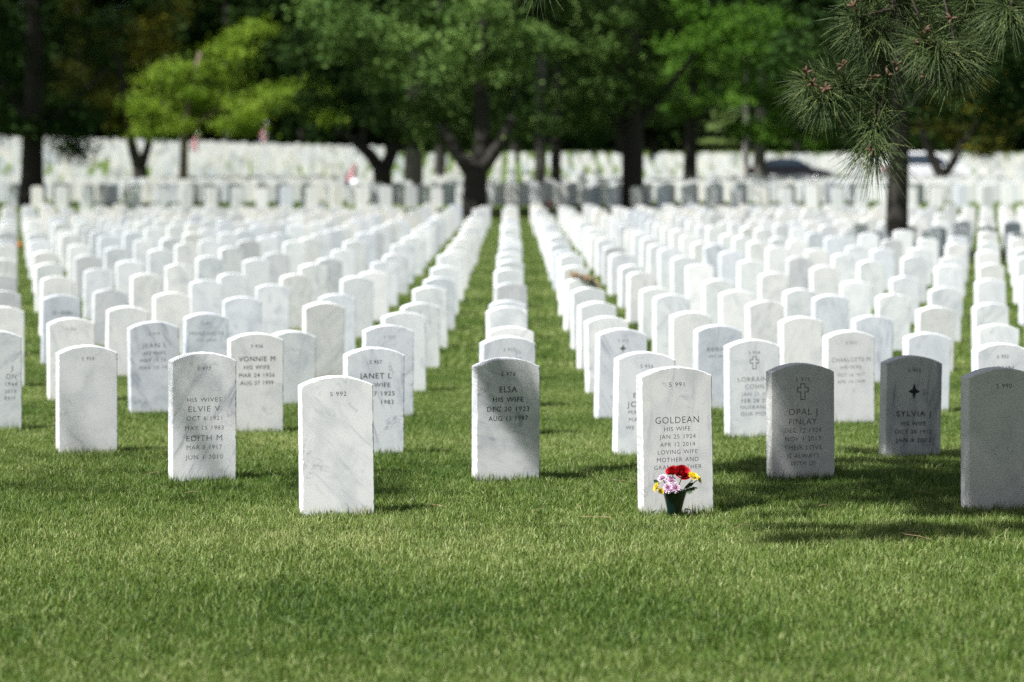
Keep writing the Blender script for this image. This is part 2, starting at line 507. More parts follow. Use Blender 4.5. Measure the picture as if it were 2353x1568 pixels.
# measured stones: (row, column): centre px, base py, top py, yaw, tint (darkened for stones in shade), vein, style, lines, label
S4 = lambda n: ('S ' + n, 0, .079, .020, .073)
old = lambda n, a, wa, b, c: [S4(n), (a, 0, .156, .030, wa), ('HIS WIFE', 0, .207, .024, .16), (b, 0, .255, .024, .22), (c, 0, .302, .024, .205)]
known = {
    (0, -1): (778.5, 1183, 865.4, 13, (.73, .735, .74), .45, 'carved', [('S 992', .005, .079, .020, .074)], 'white headstone inscribed S 992 with chipped left edge and otherwise blank face'),
    (0, 1): (1560, 1177.2, 843.4, 12, (.68, .68, .675), .45, 'carved', [('S 991', 0, .079, .020, .072), ('GOLDEAN', 0, .239, .030, .204), ('HIS WIFE', 0, .279, .019, .122), ('JAN 25 1924', 0, .3137, .019, .169), ('APR 12 2014', 0, .349, .019, .1625), ('LOVING WIFE', 0, .383, .019, .186), ('MOTHER AND', 0, .418, .019, .194), ('GRANDMOTHER', 0, .452, .019, .221)], 'tall headstone inscribed S 991, its lowest lines hidden behind a vase of flowers'),
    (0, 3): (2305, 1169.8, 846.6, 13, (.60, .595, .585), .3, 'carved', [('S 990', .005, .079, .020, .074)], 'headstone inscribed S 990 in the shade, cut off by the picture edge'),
    (1, -2): (469.5, 1103.6, 810.7, 18, (.79, .795, .81), .68, 'carved', [('S 977', 0, .081, .020, .071), ('HIS WIVES', 0, .237, .022, .174), ('ELVIE V', 0, .283, .029, .161), ('OCT 6 1921', 0, .33, .022, .182), ('MAY 15 1983', 0, .379, .022, .197), ('EDITH M', 0, .43, .029, .183), ('MAR 8 1917', 0, .476, .022, .18), ('JUN 1 2010', 0, .525, .022, .193)], 'headstone inscribed S 977 with dark slanting veins and seven lines of text'),
    (1, 0): (1167.5, 1094.4, 823.7, 15, (.66, .665, .675), .75, 'inked', old('976', 'ELSA', .09, 'DEC 30 1923', 'AUG 13 1997'), 'grey headstone inscribed S 976 in black letters with dappled shadow on its face'),
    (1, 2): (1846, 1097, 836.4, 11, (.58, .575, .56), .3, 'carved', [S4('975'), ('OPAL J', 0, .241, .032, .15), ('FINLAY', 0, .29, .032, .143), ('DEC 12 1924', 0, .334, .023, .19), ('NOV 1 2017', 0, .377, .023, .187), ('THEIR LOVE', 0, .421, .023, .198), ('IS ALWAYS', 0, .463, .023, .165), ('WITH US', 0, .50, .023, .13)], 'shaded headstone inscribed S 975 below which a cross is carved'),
    (2, -3): (203.3, 1035, 794.7, 19, (.76, .765, .775), .32, 'carved', [('S 958', 0, .072, .019, .07)], 'pale grey headstone inscribed S 958 and otherwise blank'),
    (2, -1): (862, 1044.8, 799.5, 16, (.70, .72, .75), .75, 'inked', [('S 957', 0, .079, .020, .071), ('JANET L', 0, .156, .030, .183), ('HIS WIFE', 0, .207, .024, .17), ('7 1925', .05, .255, .024, .12), ('1983', .068, .302, .024, .07)], 'veined headstone inscribed S 957 in black, partly hidden by the S 992 stone'),
    (2, 1): (1482, 1046, 809.5, 13, GREY, .3, 'carved', [('S 956', .0, .079, .020, .073), ('BI', -.055, .24, .028, .045), ('JO', -.08, .29, .032, .06), ('MA', -.075, .335, .022, .05), ('MA', -.072, .376, .022, .05), ('WE', -.09, .42, .022, .05)], 'pale grey headstone inscribed S 956, half hidden by the S 991 stone'),
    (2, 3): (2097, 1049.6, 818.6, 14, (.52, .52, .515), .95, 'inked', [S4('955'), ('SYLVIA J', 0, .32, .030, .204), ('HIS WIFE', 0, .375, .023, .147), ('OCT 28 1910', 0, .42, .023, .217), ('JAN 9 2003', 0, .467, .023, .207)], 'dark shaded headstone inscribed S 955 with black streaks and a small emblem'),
    (3, -4): (-12, 985, 760, 18, (.70, .72, .74), .6, 'carved', [('J', .105, .23, .030, .018), ('ON', .1, .28, .032, .06), ('1944', .102, .328, .022, .07), ('2019', .095, .372, .022, .068), ('EEH', .092, .412, .022, .06)], 'headstone cut off by the left picture edge with the number 2019 on it'),
    (3, -2): (590, 988.4, 766, 17, (.74, .74, .74), .3, 'inked', old('936', 'VONNIE M', .225, 'MAR 24 1926', 'AUG 27 1999'), 'white headstone inscribed S 936 in blue-black letters behind the S 977 stone'),
    (3, 0): (1170, 990, 773.8, 15, (.68, .70, .74), .55, 'carved', [('S 935', 0, .079, .020, .073)], 'bluish headstone directly behind the S 976 stone'),
    (3, 2): (1735, 1000, 781, 14, GREY, .35, 'carved', [S4('934'), ('LORRAINE', 0, .24, .028, .21), ('COHN', 0, .285, .028, .12), ('JAN 21 19', 0, .33, .022, .17), ('FEB 28 20', 0, .37, .022, .17), ('HUSBAND', 0, .41, .022, .18), ('OUR MOM', 0, .45, .022, .18)], 'grey headstone with a carved cross, left of and behind the S 975 stone'),
    (3, 4): (2305, 1003, 790, 14, (.72, .73, .76), .4, 'inked', [('S 933', 0, .079, .020, .073), ('JOHN', 0, .15, .028, .14)], 'white headstone showing above the S 990 stone at the picture edge'),
    (4, -3): (358, 949.8, 739.6, 17, (.63, .65, .69), .7, 'carved', [('S 914', 0, .079, .020, .073), ('JEAN L', 0, .156, .030, .165), ('HIS WIFE', 0, .207, .024, .15), ('MAY 14 19', -.01, .255, .024, .17), ('MAR 10 19', -.01, .302, .024, .18)], 'grey veined headstone with five faint lines, between the S 958 and S 977 stones'),
    (4, -1): (894, 957, 747.5, 16, (.70, .72, .76), .5, 'carved', [('S 913', 0, .079, .020, .073)], 'bluish white headstone right behind the S 957 stone'),
    (4, 1): (1428, 968, 756, 14, (.72, .74, .79), .55, 'carved', [('S 912', 0, .079, .020, .073)], 'bluish headstone with a faint round emblem behind the S 956 stone'),
    (4, 3): (1956, 978, 760.6, 14, (.76, .76, .77), .2, 'carved', [('S 911', 0, .079, .020, .073), ('CHARLOTTE M', 0, .19, .028, .27), ('HIS WIFE', 0, .24, .022, .15), ('OCT 16 1917', 0, .29, .022, .19), ('APR 14 1999', 0, .335, .022, .19)], 'white headstone with faint lettering between the S 975 and S 955 stones'),
    (5, -4): (166, 907, 731, 18, CREAM, .35, 'carved', [('S 937', 0, .079, .020, .073)], 'cream headstone inscribed S 937 right behind the S 958 stone'),
    (6, -3): (473, None, 720, 17, (.66, .69, .74), .8, 'carved', [('S 892', 0, .079, .020, .073), ('MARGARETE', 0, .156, .028, .26), ('HIS WIFE', 0, .207, .022, .15)], 'bluish streaked headstone behind and between the S 977 and S 936 stones'),
    (5, 2): (1651, None, 748, 14, (.64, .67, .73), .5, 'carved', [('BERNIE', 0, .17, .028, .19), ('HIS WIFE', 0, .22, .022, .15)], 'bluish grey headstone with faint letters, left of the cross-carved grey stone'),
    (8, -5): (141, None, 678, 17, (.58, .61, .66), .6, 'inked', [('JO ANN', 0, .156, .030, .17)], 'dull blue-grey headstone with black capitals just above the cream S 937 stone'),
}
emblems = {(1, 2): [(0, .14, .078, 'cross')], (2, 3): [(0, .196, .09, 'emblem')], (3, 2): [(0, .14, .074, 'cross')], (4, 1): [(0, .13, .06, 'emblem')]}
chips = {(0, -1): [(-1, .30, .006), (-1, .22, .005), (-1, .17, .007), (-1, .14, .005), (-1, .075, .016), (-1, .36, .004)], (0, 3): [(-1, .28, .006), (-1, .12, .009), (-1, .20, .005), (-1, .09, .007)], (2, -3): [(1, .16, .006), (1, .06, .007), (1, .3, .004)]}
tint_hint = {(7, -4): CREAM, (7, -2): CREAM, (7, 2): CREAM, (6, 3): CREAM, (8, 5): CREAM, (8, -3): BLUE, (7, 4): BLUE, (5, 4): BLUE, (5, 0): CREAM, (7, 0): WHITE, (9, 0): BLUE, (5, -2): GREY, (6, -1): WHITE, (6, 1): WHITE, (8, 1): WHITE}

# which lattice places can be seen, nearest first
places = []
for k in range(0, 47):
    d = D0 + ROW * k
    for j in range(-30, 31):
        if (k + j) % 2 == 0: continue
        if (k, j) == (0, -3): continue
        px = CX + colx(j) * F / d; hw = .19 * F / d
        if px + hw < -2 or px - hw > W + 2: continue
        places.append((k, j))
single = places[:300]; rest = places[300:]

hs_meshes = []
for v in range(6):
    me = stone_mesh('headstone', .585 + .012 * v, .05, .0015, 40 + v)
    me.materials.append(M['marble']); hs_meshes.append(me)
stones = {}
cutters = []
count_in_col = {}
order = {}
for (k, j) in single:
    count_in_col[j] = count_in_col.get(j, 0) + 1
    order[(k, j)] = count_in_col[j]
lead = {0: 'S 976', -1: 'S 992', 1: 'S 991', -2: 'S 977', 2: 'S 975', 3: 'S 990', -3: 'S 958'}


def ordinal(n):
    return str(n) + ('th' if 10 <= n % 100 <= 20 else {1: 'st', 2: 'nd', 3: 'rd'}.get(n % 10, 'th'))


def yaw_at(x, d):
    return 15.5 - .35 * math.degrees(math.atan2(x, d))


sr = random.Random(5)
for (k, j) in single:
    d = D0 + ROW * k; key = (k, j)
    if key in known:
        px, yb, yt, yaw, tint, vein, style, lines, label = known[key]
        x = (px - CX) / F * d
        z = HC - (yb - HY) / F * d - .060 if yb else tz(x, d)
        h = HC - (yt - HY) / F * d - z
        h = min(.76, max(.56, h))
        me = stone_mesh('headstone', h, .012 if k < 3 else .02, .0014, k * 31 + j, chips.get(key, ()))
        o = bpy.data.objects.new('headstone', me); COL.objects.link(o)
        mats = [M['marble'], M['inked' if style == 'inked' else 'carved']]
        for m_ in mats: me.materials.append(m_)
        o.location = (x, d, z); o.rotation_euler = (R(sr.gauss(0, .5)), R(sr.gauss(0, .5)), R(yaw))
        if key == (0, 1): o.rotation_euler.y = R(-.9)
        cutters.append((o, carve_lines(o, h, lines, mats, emblems.get(key, ()), .008 if style == 'inked' else -.005)))
    else:
        x = colx(j) + sr.gauss(0, .012); d += sr.gauss(0, .02)
        o = bpy.data.objects.new('headstone', hs_meshes[sr.randrange(6)]); COL.objects.link(o)
        z = tz(x, d) - .008 + sr.gauss(0, .012)
        o.location = (x, d, z); o.rotation_euler = (R(sr.gauss(0, 1.2)), R(sr.gauss(0, .9)), R(yaw_at(x, d) + sr.gauss(0, 2.2)))
        tint = tint_hint.get(key) or sr.choices([WHITE, CREAM, GREY, BLUE, DULL], [42, 15, 19, 17, 7])[0]
        vein = sr.choice([.1, .2, .35, .5, .7])
        word = TW[tint] + (' veined' if vein >= .5 else '')
        nth = order[key]
        if j in lead:
            label = '%s marble headstone, %s behind the %s stone in its column' % (word, ordinal(nth - 1 if nth > 1 else nth), lead[j])
        else:
            label = '%s headstone, %s from front in %s column %s of the S 976 column' % (word, ordinal(nth), ordinal(abs(j)), 'left' if j < 0 else 'right')
    f = 1 + sr.uniform(-.03, .03)
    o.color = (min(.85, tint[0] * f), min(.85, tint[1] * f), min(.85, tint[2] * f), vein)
    tag(o, label, 'headstone', GEN); o['tilt'] = {(1, -2): -.45, (2, 3): -.12, (3, -4): -.95, (1, 0): 1.2, (2, -1): .3}.get(key, sr.uniform(-.9, .9))
    stones[key] = o

bpy.context.view_layer.update()
dg = bpy.context.evaluated_depsgraph_get()
done = []
for o, c in cutters:
    me = bpy.data.meshes.new_from_object(o.evaluated_get(dg), depsgraph=dg)
    done.append((o, c, me))
for o, c, me in done:
    o.modifiers.clear(); o.data = me; me.name = 'headstone'
    cm = c.data; bpy.data.objects.remove(c); bpy.data.meshes.remove(cm)

tg = np.random.default_rng(12); TVs, TQ, TT, TTn = [], [], [], []
tb = 0
for key, o in stones.items():
    if key[0] > 5: continue
    n = 420; M4 = o.matrix_world
    side = tg.random(n); u = tg.uniform(-.19, .19, n); off = -np.abs(tg.normal(0, .012, n)) - .002
    lx = np.where(side < .62, u, np.where(side < .8, -.165 + off, .165 - off)); ly = np.where(side < .62, off, tg.uniform(-.01, .11, n))
    cz, sz = math.cos(o.rotation_euler.z), math.sin(o.rotation_euler.z)
    X = o.location.x + cz * lx - sz * ly; Y = o.location.y + sz * lx + cz * ly; Z = terrain(X, Y) - .005
    h = np.clip(tg.normal(.055, .016, n), .025, .105); th = tg.random(n) * 6.283; ln = np.abs(tg.normal(0, .35, n)) * h
    dx, dy = np.cos(th) * ln, np.sin(th) * ln * .5; w2 = .0016 * (.7 + .6 * tg.random(n)); f = tg.random(n) * 3.14; ux, uy = np.cos(f) * w2, np.sin(f) * w2
    V = np.stack([np.stack([X - ux, Y - uy, Z], 1), np.stack([X + ux, Y + uy, Z], 1), np.stack([X + dx * .4 + ux * .8, Y + dy * .4 + uy * .8, Z + h * .6], 1), np.stack([X + dx * .4 - ux * .8, Y + dy * .4 - uy * .8, Z + h * .6], 1), np.stack([X + dx, Y + dy, Z + h], 1)], 1)
    b = tb + np.arange(n)[:, None] * 5; tb += n * 5
    TVs.append(V.reshape(-1, 3)); TQ.append(b + np.array([0, 1, 2, 3])); TTn.append(b + np.array([3, 2, 4])); TT.append(np.repeat(np.clip(tg.normal(.4, .25, n), 0, 1), 5))
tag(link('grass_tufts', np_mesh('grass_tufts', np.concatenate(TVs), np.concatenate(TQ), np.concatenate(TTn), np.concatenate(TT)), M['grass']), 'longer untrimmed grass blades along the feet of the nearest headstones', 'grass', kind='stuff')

# the far stones, past the nearest three hundred: ONE object
far = list()
for (k, j) in rest:
    far.append((colx(j), D0 + ROW * k))
fr = random.Random(9)
k = 0
d = 89.0
while d < 209:
    road_gap = 147.3 < d < 155 or 119 < d < 121
    if not road_gap:
        for j in range(-52, 53):
            x = j * .775 + (.39 if 91 < d < 93 else 0) + (.39 if d > 150 and k % 2 and fr.random() < .12 else 0)
            px = CX + x * F / d
            if not -30 < px < W + 30: continue
            lim = 209 if px < 880 else (176 if px < 1290 else 174)
            if d > lim: continue
            if 890 < px < 1120 and d > 100 and fr.random() < .35: continue
            if fr.random() < (.03 if d < 100 else .10): continue
            far.append((x, d))
    d += 3.0 if d < 90 else (6 if d < 93 else 2.9); k += 1
lo = stone_outline(.62, step=.09)
lo = [p for p in lo if p[1] > -.01] ; lo = [(-SW / 2, -.15)] + lo + [(SW / 2, -.15)]
ln = len(lo)
fv, ff, ft = [], [], []
for (x, d) in far:
    x += fr.gauss(0, .015); d += fr.gauss(0, .02)
    ya = R(yaw_at(x, d) + fr.gauss(0, 2)); z = tz(x, d); hs = (1.0 if d < 86 else 1.08) + fr.gauss(0, .05)
    c, s = math.cos(ya), math.sin(ya); b = len(fv)
    for y in (0, ST):
        for (u, w_) in lo: fv.append((x + c * u * min(hs, 1.15) - s * y, d + s * u * min(hs, 1.15) + c * y, z + w_ * hs))
    ff.append(tuple(b + i for i in range(ln))); ff.append(tuple(b + 2 * ln - 1 - i for i in range(ln)))
    for i in range(ln):
        i2 = (i + 1) % ln
        ff.append((b + i, b + ln + i, b + ln + i2, b + i2))
    ft += [fr.random()] * (2 * ln)
fme = bpy.data.meshes.new('headstones'); fme.from_pydata(fv, [], ff)
bm = bmesh.new(); bm.from_mesh(fme); bmesh.ops.recalc_face_normals(bm, faces=bm.faces); bm.to_mesh(fme); bm.free()
a = fme.attributes.new('tone', 'FLOAT', 'POINT'); a.data.foreach_set('value', ft)


def far_marble():
    m, nt, bs, out = new_mat('distant_marble'); N = NT(nt)
    t = N.n('ShaderNodeAttribute', attribute_name='tone').outputs['Fac']
    cr = N.n('ShaderNodeValToRGB'); N.l(t, cr.inputs[0]); e = cr.color_ramp; e.interpolation = 'CONSTANT'
    e.elements[0].color = rgb(.80, .80, .79); e.elements[1].position = .45; e.elements[1].color = rgb(.83, .80, .75)
    for p, c_ in ((.65, (.68, .69, .70)), (.8, (.66, .69, .75)), (.92, (.55, .56, .56))):
        x_ = e.elements.new(p); x_.color = rgb(*c_)
    geo = N.n('ShaderNodeNewGeometry')
    N.l(N.mix(N.math('MULTIPLY', N.noise(geo.outputs['Position'], 6, 4), .3), cr.outputs[0], rgb(.5, .52, .56)), bs.inputs['Base Color'])
    bs.inputs['Roughness'].default_value = .55
    return m


tag(link('headstones', fme, far_marble()), 'hundreds of small white headstones covering the far field and rising slope', 'headstones', kind='stuff')

# ------------------------------------------------------------------ vase and bouquet in front of the S 991 stone
gx = .00197
vx, vd = (1549 - CX) / F * 12.86, 12.86
vz = tz(vx, vd)
vb = MB()
prof = [(.006, -.06), (.018, .0), (.029, .045), (.0425, .09), (.0545, .132), (.0565, .134), (.0565, .139), (.053, .139), (.045, .10), (.028, .03)]
nn = 28; vs = []; fs = []
for r_, z_ in prof:
    for i in range(nn):
        a_ = 2 * math.pi * i / nn; vs.append((r_ * math.cos(a_), r_ * math.sin(a_), z_))
for i in range(len(prof) - 1):
    for t in range(nn): fs.append((i * nn + t, i * nn + (t + 1) % nn, (i + 1) * nn + (t + 1) % nn, (i + 1) * nn + t))
vb.add(vs, fs)
vase_t = vb.build('vase', simple('dark_green_plastic', (.002, .013, .011), .2, .5, 30, .6), loc=(vx, vd, vz))
vase_t.rotation_euler = (R(-2), R(1.5), 0)
tag(vase_t, 'dark green cone vase pushed into the grass before the S 991 stone', 'vase')
bq = thing('bouquet', (vx, vd, vz + .13), 'small bouquet of red roses, pink daisies and yellow chrysanthemums in a green vase', 'bouquet')


def loc_px(px, py, fwd=0.0):
    return Vector(((px - 1549) * gx, fwd, (1177 - py) * gx - .13 + .005))


def petal_mat(name, inner, outer, rough=.6, trans=.25):
    m, nt, bs, out = new_mat(name); N = NT(nt)
    t = N.n('ShaderNodeAttribute', attribute_name='tone').outputs['Fac']
    c = N.mix(N.ramp(t, 0.15, .95), rgb(*inner), rgb(*outer))
    N.l(c, bs.inputs['Base Color']); bs.inputs['Roughness'].default_value = rough
    tr = N.n('ShaderNodeBsdfTranslucent'); N.l(c, tr.inputs['Color'])
    ms = N.n('ShaderNodeMixShader'); ms.inputs[0].default_value = trans
    N.l(bs.outputs[0], ms.inputs[1]); N.l(tr.outputs[0], ms.inputs[2]); N.l(ms.outputs[0], out.inputs['Surface'])
    return m


PINK = petal_mat('pink_petals', (.42, .08, .30), (.78, .62, .74)); YEL = petal_mat('yellow_petals', (.62, .40, .005), (.85, .68, .02))
RED = petal_mat('red_petals', (.10, .0, .003), (.40, .003, .010), .5, .08); GRN = simple('stem_green', (.03, .07, .015), .6, .3, 40)


def mum(name, c, axis, rad, mat, petals=(22, 20, 16, 10), cup=.25, center=True):
    V, Q, T = [], [], []
    ax = Vector(axis).normalized(); rot = Vector((0, 0, 1)).rotation_difference(ax).to_matrix(); g = random.Random(hash(name) % 99 + len(petals))
    for ring, n in enumerate(petals):
        f = 1 - ring * .21; el = cup * .3 + ring * .33 + cup * .4
        for i in range(n):
            a_ = 2 * math.pi * (i + .5 * ring) / n + g.gauss(0, .06)
            L = rad * f * g.uniform(.88, 1.06); w = rad * .20
            cd = Vector((math.cos(a_), math.sin(a_), 0)); sd = Vector((-math.sin(a_), math.cos(a_), 0)); e = el + g.gauss(0, .08)
            b = len(V)
            for s_, ww, lift in ((.12, .35, 0), (.6, 1.0, .3), (.93, .8, 1.0), (1.0, .2, .8)):
                p = cd * (L * s_ * math.cos(e * s_)) + Vector((0, 0, L * s_ * math.sin(e) + rad * .04 * ring))
                for q_ in (-1, 1):
                    V.append(Vector(c) + rot @ (p + sd * (q_ * w * ww * .5))); T.append(s_ * (.75 + .25 * (1 - ring / len(petals))))
            for s_ in range(3): Q.append((b + 2 * s_, b + 2 * s_ + 1, b + 2 * s_ + 3, b + 2 * s_ + 2))
    if center:
        m_ = MB(); m_.ball(Vector(c) + ax * rad * .18, rad * .17, 8, 5)
        b = len(V); V += [Vector(v) for v in m_.v]; T += [0.0] * len(m_.v); Q += [tuple(i + b for i in f_) for f_ in m_.f]
    return link(name, np_mesh(name, [tuple(v) for v in V], Q, None, T, True), mat, bq)


def rose(c, axis, rad):
    V, Q, T = [], [], []
    ax = Vector(axis).normalized(); rot = Vector((0, 0, 1)).rotation_difference(ax).to_matrix(); g = random.Random(int(rad * 1e5))
    for ring, (rr, n, hh, op) in enumerate(((.22, 3, .62, -.05), (.42, 4, .66, .03), (.65, 5, .62, .16), (.86, 5, .52, .30), (1.0, 5, .40, .42))):
        for i in range(n):
            a0 = 2 * math.pi * i / n + ring * 1.1 + g.gauss(0, .1); sp = 2 * math.pi / n * .72
            b = len(V); nu, nv = 6, 5
            for v in range(nv + 1):
                for u in range(nu + 1):
                    t = u / nu * 2 - 1; s_ = v / nv
                    a_ = a0 + t * sp * (.35 + .65 * math.sin(s_ * 1.5 + .25))
                    r_ = rad * rr * (.25 + .72 * math.sin(min(1.57, s_ * 1.7))) + rad * op * s_ ** 3 + rad * .03 * math.sin(t * 5 + i)
                    z_ = rad * (-.75 + (hh + .75) * s_ - .12 * t * t * s_ - op * .35 * s_ ** 4)
                    V.append(Vector(c) + rot @ Vector((r_ * math.cos(a_), r_ * math.sin(a_), z_))); T.append(.25 + .75 * s_)
            for v in range(nv):
                for u in range(nu):
                    q_ = b + v * (nu + 1) + u; Q.append((q_, q_ + 1, q_ + nu + 2, q_ + nu + 1))
    return link('red_rose', np_mesh('red_rose', [tuple(v) for v in V], Q, None, T, True), RED, bq)


rose(loc_px(1546, 1066, .0), (-.25, -.45, .8), .024)
rose(loc_px(1568, 1070, -.012), (.25, -.75, .65), .029)
for c_, ax_, r_ in (((1523, 1082, -.01), (-.45, -.45, .8), .025), ((1542, 1087, -.02), (.05, -.55, .85), .026), ((1534.5, 1103, -.045), (-.12, -.93, .35), .026), ((1551, 1103, -.042), (.2, -.93, .3), .025)):
    mum('pink_daisy', loc_px(*c_), ax_, r_, PINK)
for c_, ax_, r_ in (((1511, 1102, -.02), (-.75, -.4, .3), .024), ((1591, 1079, -.035), (.3, -.5, .75), .030), ((1602, 1085, -.02), (.85, -.25, .3), .025), ((1520, 1110, -.02), (-.3, -.8, .1), .017)):
    mum('yellow_chrysanthemum', loc_px(*c_), ax_, r_, YEL, (20, 18, 16, 14, 8), .5, False)
sm = MB()
for px_, py_, f_ in ((1546, 1072, 0), (1566, 1080, -.01), (1524, 1086, -.01), (1542, 1090, -.02), (1535, 1106, -.035), (1551, 1106, -.035), (1512, 1106, 0), (1592, 1084, -.005), (1602, 1087, .01), (1588, 1104, 0)):
    p = loc_px(px_, py_, f_); sm.tube([Vector((p.x * .25, p.y * .3, -.03)), Vector((p.x * .6, p.y * .7, p.z * .4)), p], .0022, 5)
sm.build('stem', GRN, bq)


def leaf(name, base, tip, wd, nrm, mat, lob=True):
    base, tip = Vector(base), Vector(tip); t = tip - base; L = t.length; t.normalize(); s_ = t.cross(Vector(nrm)).normalized(); n_ = s_.cross(t)
    V = []; Fq = []
    prof_ = [(0, .08), (.15, .45), (.27, .35), (.4, .9), (.52, .6), (.65, 1.0), (.75, .6), (.88, .5), (1, .02)]
    for u, w_ in prof_:
        for q_ in (-1, 0, 1): V.append(base + t * L * u + s_ * (q_ * wd * w_ / 2) + n_ * (abs(q_) * wd * .12 - u * u * L * .12))
    for i in range(len(prof_) - 1):
        for q_ in range(2): Fq.append((i * 3 + q_, i * 3 + q_ + 1, i * 3 + q_ + 4, i * 3 + q_ + 3))
    return link(name, np_mesh(name, [tuple(v) for v in V], Fq, None, None, True), mat, bq)


DKG = simple('flower_leaf', (.02, .05, .012), .5, .3, 50)
for b_, t_ in (((1576, 1110, -.01), (1602, 1103, -.015)), ((1572, 1106, .0), (1594, 1092, .0)), ((1515, 1096, .0), (1503, 1086, .0)), ((1574, 1112, -.02), (1590, 1113, -.03))):
    leaf('leaf', loc_px(*b_), loc_px(*t_), .022, (0, -1, .4), DKG)

# ------------------------------------------------------------------ pine hanging in from the right
pine_x, pine_d = 6.2, 9.0
pz = tz(pine_x, pine_d)
pine = thing('pine_tree', (pine_x, pine_d, pz), 'long needled pine beyond the right edge whose low branches hang into view', 'tree')
PO = Vector((pine_x, pine_d, pz))


def needles(tufts, name, seed, wf=1.0):
    """tufts: (centre, axis, count, length, droop). Three-sided thin needles in ONE mesh."""
    g = np.random.default_rng(seed); AV, AQ, AT = [], [], []; base = 0
    for c, ax, n, L, droop in tufts:
        ax = np.array(Vector(ax).normalized()); c = np.array(c) - np.array(PO)
        dv = g.standard_normal((n, 3)); dv /= np.linalg.norm(dv, axis=1)[:, None]
        dv = dv + ax * (.55 + .5 * g.random((n, 1))); dv /= np.linalg.norm(dv, axis=1)[:, None]
        root = c - ax * (.10 * g.random((n, 1))) + .004 * g.standard_normal((n, 3))
        ll = L * np.clip(1 + .16 * g.standard_normal((n, 1)), .5, 1.35)
        ref = g.standard_normal((n, 3)); u = np.cross(dv, ref); u /= np.linalg.norm(u, axis=1)[:, None]
        w = .0011 * wf * (1 + .3 * g.random((n, 1)))
        down = np.array([0, 0, -1.0])
        bend = u * (.10 * g.standard_normal((n, 1)))
        P = [root, root + (dv * .5 + down * droop * .15 + bend * .3) * ll, root + (dv * .96 + down * droop * .55 + bend) * ll]
        v2 = np.cross(dv, u)
        V = np.empty((n, 9, 3))
        for s_ in range(3):
            ws = w * (1, .95, .35)[s_]
            for q_ in range(3):
                a_ = 2.094 * q_; V[:, s_ * 3 + q_] = P[s_] + (u * math.cos(a_) + v2 * math.sin(a_)) * ws
        b = base + np.arange(n)[:, None] * 9
        for s_ in range(2):
            for q_ in range(3):
                AQ.append(b + np.array([s_ * 3 + q_, s_ * 3 + (q_ + 1) % 3, s_ * 3 + 3 + (q_ + 1) % 3, s_ * 3 + 3 + q_]))
        AV.append(V.reshape(-1, 3)); AT.append(np.repeat(np.clip(.45 + .25 * g.standard_normal(n), 0, 1), 9)); base += n * 9
    return link(name, np_mesh(name, np.concatenate(AV), np.concatenate(AQ), None, np.concatenate(AT)), M['needle'], pine)


PD = 11.6
def pp(px, py, dd=0.0): return at(px, py, PD + dd)
vis = [  # px, py, depth offset, axis(x, z, toward camera), needles
    (1852, 190, 0, (-1, .15, .5), 170), (1880, 225, -.05, (-.7, -.4, .6), 170), (1905, 175, .05, (-.4, .7, .3), 170), (1940, 175, 0, (.0, .8, .4), 150),
    (1900, 230, .0, (-.35, -.7, .6), 150), (1960, 215, .1, (.1, -.6, .3), 110), (1985, 190, .05, (.3, .1, .5), 90),
    (1965, 40, .0, (-.6, .2, .6), 190), (1990, 75, .1, (-.5, -.5, .4), 170), (2010, 25, .1, (.1, .4, .5), 160), (2030, 90, .0, (.2, -.7, .3), 130),
    (2120, 90, -.1, (-.3, .2, .8), 190), (2150, 125, -.15, (-.3, -.6, .7), 200), (2105, 120, .0, (-.8, -.3, .5), 150),
    (2195, 135, -.1, (.2, -.5, .8), 220), (2230, 120, -.05, (.9, -.2, .5), 190), (2200, 95, 0, (.2, .8, .5), 140), (2195, 160, -.1, (0, -.9, .5), 140),
    (2185, 35, .1, (0, .5, .5), 170), (2090, 20, .1, (.1, .6, .4), 170), (2140, 5, .1, (.1, .8, .4), 140), (2240, 30, .1, (.4, .2, .5), 140),
    (2320, 35, -.15, (.1, -.6, .7), 220), (2345, 15, -.1, (.5, .1, .7), 160), (2290, 25, -.05, (-.5, -.2, .6), 130),
    (2048, 155, .05, (.3, -.3, .4), 110), (2015, 255, .05, (-.3, -.6, .4), 80), (2000, 285, .0, (-.4, -.5, .5), 110), (2004, 330, -.05, (-.35, -.9, .4), 150), (2010, 350, -.05, (.1, -1, .3), 140),
    (2035, 240, .1, (.6, -.5, .2), 60), (2115, 190, .15, (.1, -1, .1), 60), (1238, -42, .3, (-.2, -.8, .3), 60), (1215, -55, .3, (-.5, -.6, .3), 50),
    (2060, -20, .1, (0, .3, .4), 150), (2300, -25, .1, (.3, .3, .4), 150), (1995, -20, .1, (-.4, .6, .4), 140), (2235, -20, .1, (.1, .5, .4), 140),
]
tufts = [(pp(a_, b_, c_), (ax_[0], -ax_[2], ax_[1]), int(n_ * .95), .160 if b_ < 270 else .172, .35) for a_, b_, c_, ax_, n_ in vis]
needles(tufts, 'needle_tuft', 3)

# tufts higher up, above the frame: they give the dappled shade on the first stones
high = []
hr = random.Random(21)


def shade(x, d, zt, z, n, cnt, L=.17):
    for _ in range(n):
        t = (z + hr.uniform(-.25, .25) - zt) / SUN.z
        c = Vector((hr.uniform(*x), hr.uniform(*d), zt)) + SUN * t
        high.append((c, (hr.gauss(0, .6), hr.gauss(0, .6), hr.gauss(.2, .4)), cnt, L, .3))


